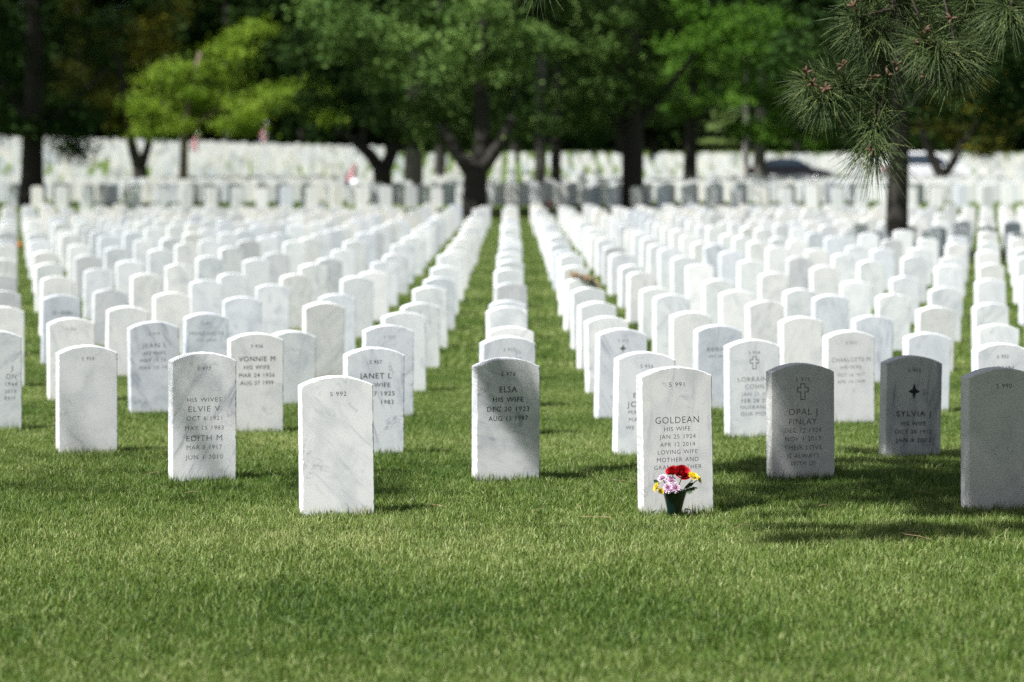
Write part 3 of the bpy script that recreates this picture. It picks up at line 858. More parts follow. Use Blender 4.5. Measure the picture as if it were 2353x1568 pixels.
shade((1.15, 2.9), (14.3, 15.7), .1, 4.3, 110, 200)
shade((1.3, 2.75), (14.2, 14.75), .45, 4.6, 44, 200)
shade((1.95, 2.9), (12.6, 13.4), .4, 4.4, 40, 200)
shade((1.85, 2.9), (12.8, 14.3), .0, 4.5, 60, 200)
shade((.3, 1.5), (14.8, 15.35), .0, 4.4, 34, 190)
shade((1.9, 2.75), (15.75, 16.15), .35, 4.8, 60, 190)
shade((1.9, 2.85), (16.0, 16.6), .0, 4.8, 30, 190)
shade((1.05, 1.95), (12.05, 12.45), .0, 4.5, 17, 170)
shade((.7, 1.9), (11.9, 12.9), .0, 5.2, 9, 90)
shade((1.2, 2.8), (13.1, 14.3), .0, 4.4, 26, 170)
shade((.04, .15), (14.42, 14.48), .3, 4.4, 2, 170)
shade((-.12, .0), (14.42, 14.48), .52, 4.4, 2, 130)
shade((-3.8, -1.25), (13.5, 16.2), .0, 9.0, 100, 24)
shade((-1.1, -.5), (13.6, 15.0), .0, 9.0, 60, 24)
shade((.95, 2.8), (13.3, 14.2), .0, 8.0, 110, 40)
needles(high, 'needle_tuft', 4, 1.9)

mass = []  # unseen pine crown, added to block the sky over the right stones
mr = random.Random(31)
for i in range(620):
    c_ = Vector((mr.uniform(2.2, 10), mr.uniform(3.5, 15), mr.uniform(3.6, 11)))
    if c_.z < 3.6 + (3.2 - c_.x) * 1.5: continue
    mass.append((c_, (mr.gauss(0, .6), mr.gauss(0, .6), mr.gauss(.2, .4)), 150, .2, .3))
needles(mass, 'needle_tuft', 6, 2.0)
br = MB(); tw = MB()
br.tube([(0, 0, -.3), (0, 0, .2), (.02, .05, 2.5), (.0, .1, 5), (-.05, .1, 8), (0, .1, 11), (0, .1, 13)], [.36, .27, .23, .20, .15, .09, .02], 14)
br.build('trunk', M['bark_brown'], pine)


def limb(a_, b_, r0, r1, sag=.25, n=8):
    a_, b_ = Vector(a_), Vector(b_); pts = []
    for i in range(n + 1):
        t = i / n; p = a_.lerp(b_, t); p.z += math.sin(t * math.pi) * sag; pts.append(p - PO)
    tw.tube(pts, [r0 + (r1 - r0) * i / n for i in range(n + 1)], 7)
    return pts


T0 = PO
limb(T0 + Vector((0, .1, 4.0)), pp(2060, -120, .1), .06, .02, .5)
limb(pp(2060, -120, .1), pp(2050, 80, .05), .018, .010, .0, 5)
limb(pp(2050, 80, .05), pp(2048, 160, .05), .009, .007, 0, 4)
limb(pp(2048, 160, .05), pp(2035, 215, .05), .0075, .006, 0, 4)
limb(pp(2035, 215, .05), pp(2010, 285, .0), .006, .005, 0, 4)
limb(pp(2010, 285, .0), pp(2006, 345, -.05), .005, .004, 0, 4)
limb(pp(2048, 155, .05), pp(1890, 205, .0), .008, .004, -.03, 6)
limb(pp(2015, 258, .03), pp(1985, 262, .0), .004, .003, 0, 3)
limb(pp(2055, 20, .05), pp(1970, 40, .0), .009, .004, 0, 5)
limb(pp(2070, -60, .1), pp(2145, 115, -.1), .006, .003, 0, 6)
limb(pp(2150, -60, .1), pp(2200, 125, -.1), .006, .003, .02, 6)
limb(T0 + Vector((0, .1, 3.6)), pp(2330, -60, -.1), .05, .012, .3)
limb(pp(2330, -60, -.1), pp(2322, 35, -.15), .009, .005, 0, 4)
limb(T0 + Vector((0, .1, 4.6)), pp(1230, -160, .3), .05, .006, .35)
limb(pp(1500, -190, .25), pp(1232, -10, .3), .008, .003, 0)
hr2 = random.Random(4)
for zz, tgt in ((4.6, (-1.2, 12.6, 4.4)), (5.0, (.3, 13.4, 4.6)), (4.4, (1.2, 10.2, 4.5)), (7.2, (-5.5, 9.5, 7.4)), (7.6, (-6.3, 12.8, 7.6)), (7.0, (-2.5, 13.5, 7.3)), (7.4, (-4, 11.2, 7.5))):
    limb(T0 + Vector((0, .1, zz)), tgt, .06, .01, .4, 10)
for c_, *_ in high[::4]:
    e = Vector(c_); e2 = e + Vector((hr2.uniform(.2, .5), -hr2.uniform(.0, .3), hr2.uniform(-.05, .15)))
    tw.tube([e - PO, e2 - PO], [.004, .007], 5)
tw.build('branch', M['twig'], pine)
for px_, py_, n_ in ((1853, 168, 9), (1868, 192, 8), (1897, 205, 11), (1937, 152, 12), (1962, 16, 11), (1990, 0, 8), (2060, 150, 8), (2008, 178, 9), (2040, 172, 6), (2125, 70, 10), (2138, 98, 8), (2196, 128, 10), (2186, 42, 8), (2004, 345, 8), (2112, 175, 6), (2100, 95, 5)):
    cb = MB(); c_ = pp(px_, py_, -.12)
    for i in range(int(n_ * .55)):
        v = Vector((hr2.gauss(0, 1), hr2.gauss(-.4, .6), hr2.gauss(.3, .8))).normalized()
        cb.ball(c_ + v * .015 - PO, (.0055, .0055, .015), 6, 5, 0, v)
    cb.build('pollen_cone', M['cone'], pine)

# fallen needles on the grass
fm = MB(); fr2 = random.Random(8)
for px_, py_ in ((1440, 1115), (1452, 1106), (2085, 1236), (2095, 1240), (2110, 1250), (1395, 1200), (1370, 1199), (820, 1180), (1010, 1170), (350, 1090), (2115, 1143), (2130, 1146), (700, 1172), (1700, 1222), (1895, 1175), (1330, 1175), (440, 1135), (1240, 1180)):
    d = HC * F / (py_ - HY); p = at(px_, py_, d); p.z = tz(p.x, d) + .05
    a_ = fr2.uniform(-1.1, 1.1); L = fr2.uniform(.03, .08)
    q_ = Vector((math.cos(a_) * L, math.sin(a_) * L * .8, fr2.uniform(-.01, .015)))
    fm.tube([p - q_, p + Vector((0, 0, .004)), p + q_], .0009, 4)
tag(fm.build('pine_straw', simple('dry_needle', (.34, .24, .14), .8, .2, 30)), 'scattered dry tan pine needles lying on the lawn', 'pine needles', kind='stuff')

# ------------------------------------------------------------------ trees
def leaves_mesh(name, lobes, per, size, clump_n, seed, origin, sig=(.40, .40, .22)):
    """Leaf clumps through the volume of ellipsoid lobes; ONE mesh."""
    g = np.random.default_rng(seed); C = []
    for (c, r, n) in lobes:
        v = g.standard_normal((n, 3)); v /= np.linalg.norm(v, axis=1)[:, None]
        rad = g.random((n, 1)) ** .42
        C.append(np.array(c) + v * rad * np.array(r))
    C = np.concatenate(C); nc = len(C)
    cn = clump_n
    sc = .65 + .7 * g.random((nc, 1, 1))
    P = C[:, None, :] + g.standard_normal((nc, cn, 3)) * np.array(sig) * sc
    P = P.reshape(-1, 3); n = len(P)
    nr = g.standard_normal((n, 3)) * .45 + np.array([0, 0, .9]); nr /= np.linalg.norm(nr, axis=1)[:, None]
    t = np.cross(nr, g.standard_normal((n, 3))); t /= np.linalg.norm(t, axis=1)[:, None]; b = np.cross(nr, t)
    s_ = size * (.7 + .6 * g.random((n, 1)))
    V = np.stack([P - t * s_ * .55, P + b * s_ * .36, P + t * s_ * .55 - nr * s_ * .12, P - b * s_ * .36], 1).reshape(-1, 3) - np.array(origin)
    tone = np.repeat(np.clip(np.repeat(.45 + .2 * g.standard_normal(nc), cn) + .12 * g.standard_normal(n), 0, 1), 4)
    q_ = np.arange(n * 4).reshape(-1, 4)
    return np_mesh(name, V, q_, None, tone)


def tree(px, d, r, trunk_pts, lobes, leafmat, bark, label, seed, base_px=None, clumps=26, extra=None, size=.13, cat='tree', name='broadleaf_tree'):
    """lobes: (px, py, rpx, rpy, depth offset). Trunk limbs in px too: lists of (px, py, radius m)."""
    x = (px - CX) / F * d; z = tz(x, d)
    O = Vector((x, d, z))
    t = thing(name, O, label, cat, None)
    tm = MB()
    for li, limb_ in enumerate(trunk_pts):
        pts = []; rs = []
        for a_, b_, r_ in limb_:
            p = at(a_, b_, d) - O; p.y += (li * .37 % 1.0 - .4) * (1.2 if li else 0) * (len(pts) / max(1, len(limb_) - 1)); pts.append(p); rs.append(r_)
        if li == 0:
            pts = [Vector((pts[0].x, 0, -.3)), Vector((pts[0].x, 0, .06))] + pts; rs = [rs[0] * 1.7, rs[0] * 1.35] + rs
        fine = []; fr_ = []
        for i in range(len(pts) - 1):
            for s_ in range(3):
                u = s_ / 3; fine.append(pts[i].lerp(pts[i + 1], u)); fr_.append(rs[i] + (rs[i + 1] - rs[i]) * u)
        fine.append(pts[-1]); fr_.append(rs[-1])
        tm.tube(fine, [q_ * (1.18 if d > 80 else 1) for q_ in fr_], 11)
    tm.build('trunk', bark, t)
    L = []
    k_ = d / F
    for a_, b_, ra, rb, dd in lobes:
        c = at(a_, b_, d + dd); L.append((c, (ra * k_, max(ra, rb) * k_ * .9, rb * k_), max(4, int(clumps * .16 * (ra * rb * k_ * k_) / 1.6))))
    if extra:
        for c, r_, n_ in extra: L.append((O + Vector(c), r_, n_))
    link('crown', leaves_mesh('crown', L, 0, size, 230, seed, O), leafmat, t)
    return t


def shade_canopy(px, d, w_):  # unseen crown lobes added overhead to shade the second row of far stones
    return [((0, 88.7 - d, 9.2), (w_, 1.2, .9), int(w_ * 9))]


B, BB, BG = M['bark'], M['bark_brown'], M['bark_grey']
top = lambda w_=4.5, n_=60, h=8.5: [((-.5, -1, h + .8), (w_, w_, 2.2), int(n_ * .8)), ((-2.4, -3.2, h + .2), (w_ * .8, w_ * .6, 1.6), int(n_ * .5))]  # unseen upper crown, spread sunward to shade the visible leaves
tree(72, 92, .3, [[(72, 470, .36), (74, 400, .31), (76, 300, .28), (78, 150, .25), (80, -60, .2)], [(76, 330, .12), (150, 250, .08), (250, 160, .04)], [(74, 300, .12), (10, 200, .08), (-60, 120, .04)]],
     [(60, 200, 120, 90, 0), (190, 250, 120, 55, -1), (30, 80, 140, 120, 1), (200, 90, 130, 120, 1), (170, 335, 34, 26, -1.5), (-40, 260, 90, 50, 0), (300, 40, 130, 90, 2), (150, 290, 90, 30, 0), (30, 295, 70, 22, -1)],
     M['leaf_deep'], B, 'dark tree with thick black trunk at the left side of the picture', 1, extra=top(6, 90) + shade_canopy(72, 92, 6))
tree(322, 133, .3, [[(322, 415, .30), (322, 385, .29)], [(320, 392, .24), (305, 340, .20), (290, 270, .16), (270, 120, .1)], [(324, 388, .2), (338, 340, .16), (350, 270, .13), (380, 120, .08)]],
     [(240, 200, 100, 80, 0), (300, 130, 120, 100, 1), (230, 80, 110, 90, 0), (380, 60, 110, 90, 3), (270, 270, 60, 34, 0), (180, 160, 80, 70, 1)],
     M['leaf_olive'], B, 'tree with low forked trunk and olive yellow leaves at left', 2, extra=top(6, 60, 11), clumps=20, size=.17)
tree(421, 126, .2, [[(421, 430, .19), (422, 380, .165), (424, 320, .15), (430, 250, .12), (460, 120, .07)], [(424, 300, .07), (520, 240, .05), (640, 230, .03)], [(424, 300, .07), (370, 230, .04)]],
     [(395, 225, 95, 75, 0), (350, 262, 58, 44, -.5), (480, 200, 80, 66, 0), (530, 120, 64, 46, 0), (575, 70, 44, 28, .5), (600, 240, 90, 42, -2.5), (700, 245, 74, 34, -2.5), (660, 212, 70, 30, -2), (415, 300, 70, 26, -.5), (560, 275, 50, 26, -2), (755, 262, 46, 26, -2.5)],
     M['leaf_lime'], BB, 'small young tree with bright lime green leaves and brown trunk', 3, clumps=52, size=.14)
tree(880, 96, .3, [[(880, 475, .30), (880, 420, .27), (878, 385, .27)], [(876, 392, .2), (850, 355, .17), (812, 322, .14), (770, 298, .08)], [(884, 390, .2), (905, 340, .17), (935, 270, .13), (960, 120, .08)]],
     [(800, 270, 110, 40, 0), (860, 210, 130, 60, 0), (760, 200, 100, 60, 1), (940, 250, 80, 60, 0), (880, 120, 130, 80, 1.5), (740, 90, 120, 90, 2), (700, 250, 70, 32, 1), (920, 320, 60, 26, 0)],
     M['leaf_deep'], B, 'dark tree whose trunk splits in a wide V left of the centre', 4, extra=top(6, 80) + shade_canopy(880, 96, 5))
tree(1090, 85, .3, [[(1090, 505, .36), (1091, 440, .31), (1093, 390, .31)], [(1088, 402, .22), (1045, 345, .17), (1010, 285, .10)], [(1095, 400, .25), (1110, 320, .2), (1105, 200, .18), (1110, 20, .14)], [(1098, 400, .2), (1148, 335, .16), (1178, 270, .10)]],
     [(850, 60, 130, 70, -1), (760, 20, 90, 60, 0), (950, 90, 120, 70, -2), (1010, 30, 130, 70, 0), (1130, 50, 120, 70, -1), (1215, 70, 90, 60, 0), (1190, 150, 80, 50, -.5), (880, 160, 90, 50, 0), (1020, 190, 110, 60, 1), (820, 110, 70, 40, -1), (1100, 240, 110, 50, 1), (980, 260, 90, 40, 1), (1050, 130, 90, 50, -1), (1000, 305, 90, 26, 1.5), (1185, 295, 90, 28, 1.5), (1090, 315, 70, 22, 1.5)],
     M['leaf_blue'], B, 'large blue-green tree with thick trunk standing at the end of the centre column', 5, extra=[((1, 2.5, 9), (6, 4, 2.4), 60)] + shade_canopy(1090, 85, 4), clumps=34)
tree(1455, 90, .3, [[(1455, 488, .33), (1453, 420, .30), (1454, 340, .29), (1452, 240, .25), (1450, 60, .2)], [(1454, 330, .14), (1400, 260, .1), (1310, 190, .06)], [(1456, 300, .14), (1530, 210, .09), (1600, 120, .05)]],
     [(1320, 150, 80, 40, -1.5), (1290, 100, 60, 40, -1), (1360, 200, 90, 40, -1.5), (1310, 230, 70, 34, -1), (1420, 90, 110, 70, -1), (1370, 40, 110, 60, 0), (1440, 190, 80, 50, -1), (1345, 270, 50, 24, -1), (1500, 60, 100, 70, 0), (1510, 170, 80, 60, 0), (1480, 260, 100, 34, .5), (1390, 120, 80, 30, -2)],
     M['leaf_blue'], B, 'layered blue-green tree with thick dark trunk right of the centre', 6, extra=[((1, 2.5, 9), (6, 4, 2.4), 60)] + shade_canopy(1455, 90, 6), clumps=34)
tree(1585, 128, .3, [[(1585, 418, .27), (1586, 370, .25), (1588, 300, .23), (1592, 150, .18)], [(1588, 290, .1), (1680, 210, .07)]],
     [(1590, 130, 110, 90, 0), (1690, 120, 110, 80, -1), (1640, 230, 100, 50, -1), (1560, 250, 80, 44, -.5), (1740, 200, 80, 60, 0), (1690, 50, 130, 70, 0), (1790, 120, 80, 80, 1), (1800, 240, 60, 40, 1), (1580, 40, 110, 60, 1), (1700, 285, 60, 26, 0)],
     M['leaf_mid'], B, 'mid green tree with slim black trunk standing left of the dark car', 7, extra=[((1, 3, 12), (6, 4, 2.4), 50)], clumps=26, size=.17)
tree(2060, 52.7, .3, [[(2060, 585, .23), (2061, 500, .205), (2064, 380, .195), (2066, 280, .185), (2070, 120, .16), (2075, -60, .14)], [(2066, 270, .1), (2150, 180, .07), (2260, 120, .04)], [(2066, 260, .08), (1980, 190, .05)]],
     [(2000, 200, 110, 60, 0), (1900, 120, 110, 90, 1), (2080, 120, 120, 80, 1), (2270, 210, 90, 60, 0), (2200, 150, 110, 70, 1), (2320, 110, 90, 80, 0), (2010, 40, 130, 70, 1), (2200, 30, 130, 70, 1), (2110, 250, 110, 34, .5), (2330, 270, 70, 36, 1), (1960, 270, 70, 30, 1)],
     M['leaf_deep'], B, 'dark tree with thick trunk behind the hanging pine branch at right', 8, extra=top(3.6, 40, 7.5), clumps=44, size=.1)
tree(2160, 131, .3, [[(2166, 412, .30), (2166, 400, .27)], [(2163, 406, .22), (2145, 370, .19), (2125, 320, .16), (2110, 250, .1)], [(2169, 404, .2), (2190, 375, .17), (2215, 330, .13), (2260, 270, .08)]],
     [(2140, 285, 90, 40, 0), (2240, 300, 90, 36, 0), (2200, 230, 110, 60, 1), (2270, 335, 44, 20, 0), (2330, 270, 60, 50, 1)],
     M['leaf_olive'], B, 'low tree with thin V-shaped trunk near the right edge', 9, clumps=20, size=.16)
tree(948, 112, .3, [[(948, 440, .34), (950, 380, .32), (953, 300, .30), (956, 120, .22)]], [(960, 200, 120, 90, 0), (900, 260, 90, 50, 1), (1040, 290, 80, 36, 1), (980, 80, 140, 90, 1)], M['leaf_deep'], BG, 'tree with thick grey trunk just right of the V-shaped dark tree', 10, extra=top(6, 50, 11), clumps=16, size=.17)
tree(1241, 121, .3, [[(1241, 430, .22), (1241, 380, .21), (1242, 300, .2), (1245, 100, .16)]], [(1240, 240, 110, 60, 0), (1200, 290, 80, 34, 1), (1260, 120, 120, 90, 1)], M['leaf_deep'], BG, 'tree with slim grey trunk right of the centre column', 11, extra=top(6, 50, 11), clumps=16, size=.17)
tree(1277, 118, .3, [[(1277, 440, .2), (1277, 380, .19), (1279, 300, .18), (1283, 100, .14)]], [(1300, 300, 100, 34, 0), (1330, 200, 110, 80, 1), (1380, 310, 70, 28, 1)], M['leaf_deep'], B, 'tree with slim black trunk right of the slim grey trunk', 12, extra=top(6, 50, 11), clumps=16, size=.17)
tree(1744, 141, .3, [[(1744, 425, .3), (1745, 370, .27), (1748, 310, .25), (1752, 150, .2)]], [(1770, 230, 100, 70, 0), (1840, 290, 90, 40, 0), (1850, 180, 100, 80, 1), (1900, 240, 90, 60, 1), (1760, 310, 70, 26, 0), (1880, 320, 60, 22, 0)], M['leaf_mid'], BG, 'tree with grey trunk in front of the dark car', 13, extra=top(7, 70, 12), clumps=20, size=.18)
tree(1713, 136, .15, [[(1713, 415, .13), (1714, 350, .12), (1714, 250, .11), (1716, 120, .07)]], [(1720, 170, 80, 60, 0), (1700, 80, 90, 70, 0)], M['leaf_mid'], simple('pale_bark', (.33, .30, .28), .85, .2, 10), 'slender tree with pale trunk left of the dark car', 14, clumps=16, size=.17)
# further trees that close the view between the crowns
fill = [(-60, 214, 'deep'), (180, 216, 'deep'), (520, 214, 'deep'), (690, 213, 'deep'), (1010, 150, 'deep'), (1180, 180, 'deep'), (1420, 184, 'deep'), (1830, 181, 'mid'), (2010, 183, 'deep'), (2290, 180, 'mid'), (330, 217, 'deep'), (2420, 182, 'deep'), (830, 214, 'deep'), (1500, 186, 'deep')]
fl = {'deep': 'dark green', 'mid': 'mid green'}
nbr = ['beyond the thick trunk at the left edge', 'above the headstone slope, right of the leftmost trunk', 'behind the young lime green tree', 'in the dark gap right of the lime green tree', 'behind the grey trunk beside the V-shaped tree', 'behind the slim grey trunk near the centre', 'behind the layered blue-green tree', 'behind the roof of the dark car', 'behind the pine branch left of the big right trunk', 'above the white stones at the right edge', 'behind the low forked olive tree', 'at the outermost right edge of the tree line', 'behind the V-shaped dark tree', 'behind the slim black trunk left of the car']
for i, (px_, d_, kind_) in enumerate(fill):
    yb_ = 330
    tree(px_, d_, .3, [[(px_, 400, .26), (px_ + 4, 320, .23), (px_, 100, .16), (px_, -100, .1)]],
         [(px_, 190, 150, 85, 0), (px_ - 70, 90, 140, 90, 1), (px_ + 80, 60, 140, 90, 0), (px_ + 60, 262, 110, 50, -.5), (px_ - 80, 262, 110, 50, 1), (px_, -30, 190, 90, 0)],
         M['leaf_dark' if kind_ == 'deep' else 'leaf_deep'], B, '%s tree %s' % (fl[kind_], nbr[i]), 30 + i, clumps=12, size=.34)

# unseen trees added behind the viewpoint: they keep the low sky off the faces of the stones
for i, (x_, d_, lb) in enumerate(((-11, -7, 'unseen leafy tree added behind the viewpoint to block sky, leftmost of four'), (-3.5, -9, 'unseen leafy tree added behind the viewpoint to block sky, second from left'), (4.5, -8, 'unseen leafy tree added behind the viewpoint to block sky, third from left'), (12, -6, 'unseen leafy tree added behind the viewpoint to block sky, rightmost of four'))):
    z_ = tz(x_, d_); O_ = Vector((x_, d_, z_)); t_ = thing('broadleaf_tree', O_, lb, 'tree')  # added unseen tree, named like the real ones
    m_ = MB(); m_.tube([(0, 0, -.3), (0, 0, .1), (.05, .1, 3), (0, 0, 8)], [.4, .32, .27, .12], 10); m_.build('trunk', B, t_)
    link('crown', leaves_mesh('crown', [(O_ + Vector((0, 0, 6.5)), (4.6, 2.6, 4.2), 90)], 0, .34, 60, 90 + i, O_, (.7, .7, .5)), M['leaf_deep'], t_)

# far wood that closes the horizon
wg = np.random.default_rng(77); wl = []
for i in range(420):
    px_ = wg.uniform(-150, 2500)
    d_ = wg.uniform(232, 262)
    x_ = (px_ - CX) / F * d_; z0 = tz(x_, d_) + (5.5 if 1585 < px_ < 1730 else 0)
    wl.append(((x_, d_, z0 + 19 * wg.random() ** 1.5), (3.0, 4, 2.2), 11))
for i in range(480):
    px_ = wg.uniform(-150, 2500); d_ = wg.uniform(285, 320)
    x_ = (px_ - CX) / F * d_
    wl.append(((x_, d_, tz(x_, d_) + (6 if 1585 < px_ < 1730 else 2) + 24 * wg.random()), (4.2, 4, 3.2), 12))
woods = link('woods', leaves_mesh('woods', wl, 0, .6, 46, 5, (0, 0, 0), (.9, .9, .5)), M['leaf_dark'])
tag(woods, 'dense dark wood closing the view behind the cemetery', 'woods', kind='stuff')

# ------------------------------------------------------------------ vehicles on the road
def car(px, d, label, paint, L=4.6, dirn=1, wagon=False):
    x = (px - CX) / F * d; z = tz(x, d) + .03
    t = thing('parked_car', (x, d, z), label, 'car', None, 0 if dirn > 0 else math.pi)
    hw = .88
    if not wagon:
        low = [(-2.25, .35), (-2.28, .62), (-2.2, .95), (-1.75, 1.02), (-1.45, 1.03), (.75, .98), (1.6, .88), (2.15, .74), (2.28, .55), (2.25, .32)]
        cab = [(-1.62, 1.0), (-1.0, 1.38), (-.5, 1.46), (.15, 1.45), (.55, 1.36), (1.18, .95)]
    else:
        low = [(-2.2, .38), (-2.25, .7), (-2.18, 1.05), (-2.0, 1.1), (1.0, 1.05), (1.8, .98), (2.15, .84), (2.25, .55), (2.2, .34)]
        cab = [(-2.08, 1.08), (-1.9, 1.65), (-1.4, 1.76), (.2, 1.74), (.6, 1.66), (1.3, 1.03)]
    def slab(prof_, w0, taper, mi, mb):
        n = len(prof_); V = []
        for yy, k_ in ((-w0, 1), (-w0 + .10, 1), (w0 - .10, 1), (w0, 1)):
            e = abs(yy) == w0
            for (u, v) in prof_:
                tv = taper * max(0, v - 1.0)
                V.append((u * (1 - .015 * e), yy * (1 - tv) , v - (.05 if e and v > .5 else 0)))
        Fq = [tuple(range(n))[::-1], tuple(3 * n + i for i in range(n))]
        for s_ in range(3):
            for i in range(n):
                i2 = (i + 1) % n; Fq.append((s_ * n + i, s_ * n + i2, (s_ + 1) * n + i2, (s_ + 1) * n + i))
        mb.add(V, Fq, mi)
    b = MB(); slab(low, hw, 0, 0, b); slab(cab, hw - .04, .35, 0, b); bo = b.build('body', paint, t, smooth=False)
    glass = simple('car_glass', (.02, .03, .045), .06, .1, 2, .8)
    for sy in (-1, 1):
        w_ = MB()
        ins = [(u * .9 + .0, v) for u, v in cab]
        V = []
        for (u, v) in ins:
            v2 = 1.06 + (v - 1.06) * .84 if v > 1.06 else 1.06
            V.append((u, sy * (hw - .04) * (1 - .35 * max(0, v2 - 1.0)) + sy * .006, v2 - .0))
        w_.add(V, [tuple(range(len(V))) if sy > 0 else tuple(range(len(V)))[::-1]])
        w_.build('window', glass, t, smooth=False)
    for ux in (-1.38, 1.42):
        for sy in (-1, 1):
            ty = MB(); ty.tube([(ux, sy * (hw - .2), .33), (ux, sy * (hw + .012), .33)], .33, 18); wo = ty.build('wheel', simple('tyre', (.02, .02, .02), .85, .2, 20), t)
            ri = MB(); ri.tube([(ux, sy * (hw - .02), .33), (ux, sy * (hw + .02), .33)], .2, 14); ri.build('rim', simple('alloy', (.5, .5, .52), .35, .1, 9, .5, .8), wo)
    for sy in (-1, 1):
        l_ = MB(); l_.box((-2.2, sy * .62, .86), (.1, .24, .09)); l_.build('taillight', simple('red_lens', (.45, .012, .015), .2, .1, 9, .7), t)
        l_ = MB(); l_.box((2.1, sy * .62, .66), (.1, .22, .07)); l_.build('headlight', simple('clear_lens', (.3, .31, .33), .12, .05, 9, .7), t)
    return t


car(1812, 151, 'black saloon car with red tail lights parked behind the far headstones', simple('black_paint', (.008, .009, .013), .18, .2, 3, .6))
car(2130, 151.2, 'white estate car half hidden by the big trunk at right', simple('white_paint', (.72, .73, .75), .25, .04, 3, .5), wagon=True)

# ------------------------------------------------------------------ small flags, flowers, bundle on a stone
RC, WC_, BC = simple('flag_red', (.50, .03, .06), .8, .1, 20), simple('flag_white', (.78, .75, .77), .8, .05, 20), simple('flag_blue', (.02, .03, .16), .8, .1, 20)
POLE = simple('pole_metal', (.55, .54, .5), .4, .1, 20, .5, .3)


def flag(px, ytop, ybot, d, wpx, label, ball=False):
    x = (px - CX) / F * d; z = tz(x, d); ztop = HC - (ytop - HY) / F * d; zb = HC - (ybot - HY) / F * d; w_ = wpx / F * d
    t = thing('flag', (x, d, z), label, 'flag')
    p = MB(); hgt = ztop - z + .1; p.tube([(w_ * .3, .03, -.2), (w_ * .3, .03, hgt)], .018, 8); po = p.build('pole', POLE, t)
    bl = MB(); bl.ball((w_ * .3, .03, hgt + .05), .09 if ball else .035, 10, 8); bl.build('finial', POLE, po)
    c = MB(); nu, nv = 13, 12; V = []; H = ztop - zb
    for v in range(nv + 1):
        for u in range(nu + 1):
            uu = u / nu; vv = v / nv
            wid = w_ * (.35 + .65 * math.sin(min(1.57, vv * 2.2)))
            V.append((w_ * .3 - uu * wid, .07 * math.sin(uu * 9 + vv * 2) - .03, ztop - z - vv * H * (1 - .18 * uu) - uu * H * .12))
    fs_ = []; mi = []
    b0 = len(c.v); c.v += V
    for v in range(nv):
        for u in range(nu):
            q_ = b0 + v * (nu + 1) + u; c.f.append((q_, q_ + 1, q_ + nu + 2, q_ + nu + 1))
            c.m.append(2 if (v > nv * .72 and u > nu * .55) else u % 2)
    c.build('cloth', [RC, WC_, BC], t)
    return t


flag(811, 374, 432, 104, 26, 'drooping red and white striped flag left of the V-shaped dark tree')
flag(450, 309, 350, 168, 17, 'small red and white flag right of the young brown trunk')
flag(607, 287, 328, 208, 17, 'small red and white flag hanging below lime green leaves', True)

bx = at(814, 428, 103.6); zb = tz(bx.x, bx.y)
bal = thing('balloon', (bx.x, bx.y, zb), 'white oval balloon on a dark blue stick below the drooping flag', 'balloon')
b = MB(); b.ball((0, 0, bx.z - zb), (.19, .19, .27), 14, 10, 0, (.35, 0, 1)); b.build('envelope', simple('white_foil', (.8, .8, .86), .3, .04, 8), bal)
b = MB(); b.tube([(0, 0, -.1), (-.06, 0, .4), (-.04, 0, bx.z - zb - .2)], .05, 8); b.build('stick', BC, bal)

# tan bundle lying over a headstone in the column behind S 991
kb = None
for kk in range(10, 20):
    if (kk, 1) in stones:
        px_ = CX + stones[(kk, 1)].location.x / stones[(kk, 1)].location.y * F
        if kk == 12: kb = stones[(kk, 1)]
sx_, sy_, sz_ = kb.location
hb = kb.data and max(v.co.z for v in kb.data.vertices)
bu = thing('dried_bundle', (sx_, sy_, sz_ + hb), 'brown dried flower bundle with trailing stem draped over a white headstone', 'dried flowers')
b = MB(); brd = random.Random(3)
TAN, DKB = simple('dry_tan', (.30, .22, .14), .9, .4, 60), simple('dry_dark', (.05, .045, .04), .9, .4, 60)
for i in range(90):
    u = brd.random(); c_ = Vector((-.11 + u * .26, .03 + brd.gauss(0, .02), .035 - u * .055 + brd.gauss(0, .012) * (1 + u)))
    v = Vector((brd.gauss(.6, .5), brd.gauss(0, .4), brd.gauss(.1, .4))).normalized()
    b.ball(c_, (.010, .010, .026), 6, 4, 1 if u > .85 and c_.z < 0.0 else 0, v)
b.build('flower_head', [TAN, DKB], bu)
b = MB(); b.tube([(.13, .02, -.02), (.18, .01, -.04), (.205, .0, -.09), (.21, .0, -.16), (.2, .0, -.24)], [.012, .012, .011, .010, .014], 8); b.build('stem', TAN, bu)
b = MB()
for i in range(14):
    v = Vector((brd.gauss(-.6, .4), brd.gauss(0, .4), brd.gauss(.3, .4))).normalized(); b.tube([(-.09, .03, .04), Vector((-.09, .03, .04)) + v * .06], [.004, .002], 5)
b.build('seed_head', TAN, bu)


def posy(px, py, d, col, label, s_=.05):
    x = (px - CX) / F * d; z = tz(x, d)
    t = thing('flower_bunch', (x, d, z), label, 'flowers'); b = MB(); g = random.Random(int(px))
    zc = max(.12, HC - (py - HY) / F * d - z)
    for i in range(22): b.ball((g.gauss(0, s_), g.gauss(0, s_), zc + g.gauss(0, s_ * .8)), s_ * .45, 7, 5)
    b.build('blossom', simple('bloom', col, .7, .2, 30), t)
    b = MB()
    for i in range(9): b.tube([(g.gauss(0, .01), g.gauss(0, .01), -.03), (g.gauss(0, s_), g.gauss(0, s_), zc)], .006, 5)
    b.build('stem', GRN, t)


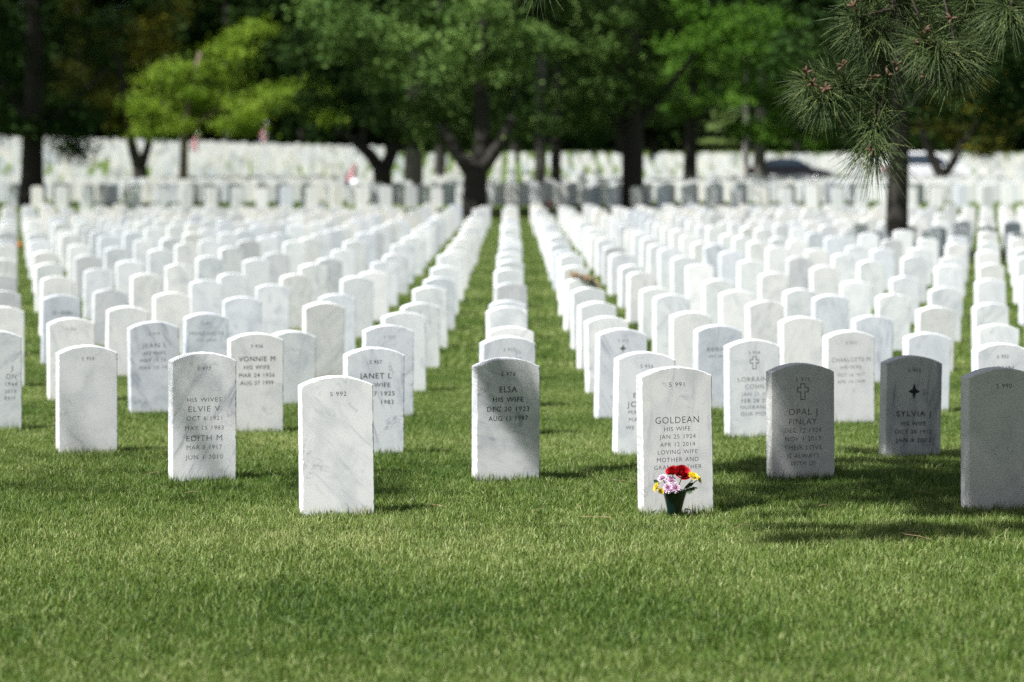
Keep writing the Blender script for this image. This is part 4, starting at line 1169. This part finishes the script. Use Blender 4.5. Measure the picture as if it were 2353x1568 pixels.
posy(46, 572, 58, (.55, .20, .03), 'orange flowers on the grass in the left lane', .04)
posy(903, 503, 78, (.60, .25, .05), 'orange flowers between far stones left of the centre tree', .06)
posy(1262, 468, 87, (.62, .35, .34), 'pinkish flowers standing by the far path right of the centre column', .1)

# ------------------------------------------------------------------ light, sky, camera
sd_ = bpy.data.lights.new('sun', 'SUN'); sd_.energy = 5.0; sd_.angle = R(.53); sd_.color = (1, .985, .962)
so = bpy.data.objects.new('sun', sd_); COL.objects.link(so)
so.rotation_euler = (-SUN).to_track_quat('-Z', 'Y').to_euler(); so.location = (-20, -20, 40)
w = bpy.data.worlds.new('World'); scene.world = w; w.use_nodes = True
wn = w.node_tree; sk = wn.nodes.new('ShaderNodeTexSky'); sk.sky_type = 'NISHITA'; sk.sun_disc = False
sk.sun_elevation = math.asin(SUN.z); sk.sun_rotation = math.atan2(SUN.x, SUN.y)
hs_ = wn.nodes.new('ShaderNodeHueSaturation'); hs_.inputs['Saturation'].default_value = .45
wn.links.new(sk.outputs[0], hs_.inputs['Color']); wn.links.new(hs_.outputs[0], wn.nodes['Background'].inputs[0]); wn.nodes['Background'].inputs[1].default_value = .05

cd = bpy.data.cameras.new('camera'); cam = bpy.data.objects.new('camera', cd); COL.objects.link(cam)
cam.location = (0, 0, HC); cam.rotation_euler = (R(90), 0, 0)
cd.sensor_fit = 'HORIZONTAL'; cd.sensor_width = 36; cd.lens = 36 * F / W
cd.shift_y = -(784 - HY) / W
cd.clip_start = .1; cd.clip_end = 2000
cd.dof.use_dof = True; cd.dof.focus_distance = 13.0; cd.dof.aperture_fstop = cd.lens / 41.0; cd.dof.aperture_blades = 9
scene.camera = cam
scene.view_settings.view_transform = 'Standard'; scene.view_settings.look = 'None'
scene.view_settings.exposure = 1.06; scene.view_settings.gamma = 1
scene.render.engine = 'CYCLES'
scene.cycles.use_denoising = False; scene.cycles.use_adaptive_sampling = False
scene.cycles.max_bounces = 6; scene.cycles.diffuse_bounces = 3; scene.cycles.transmission_bounces = 4; scene.cycles.glossy_bounces = 2
scene.cycles.sample_clamp_indirect = 6
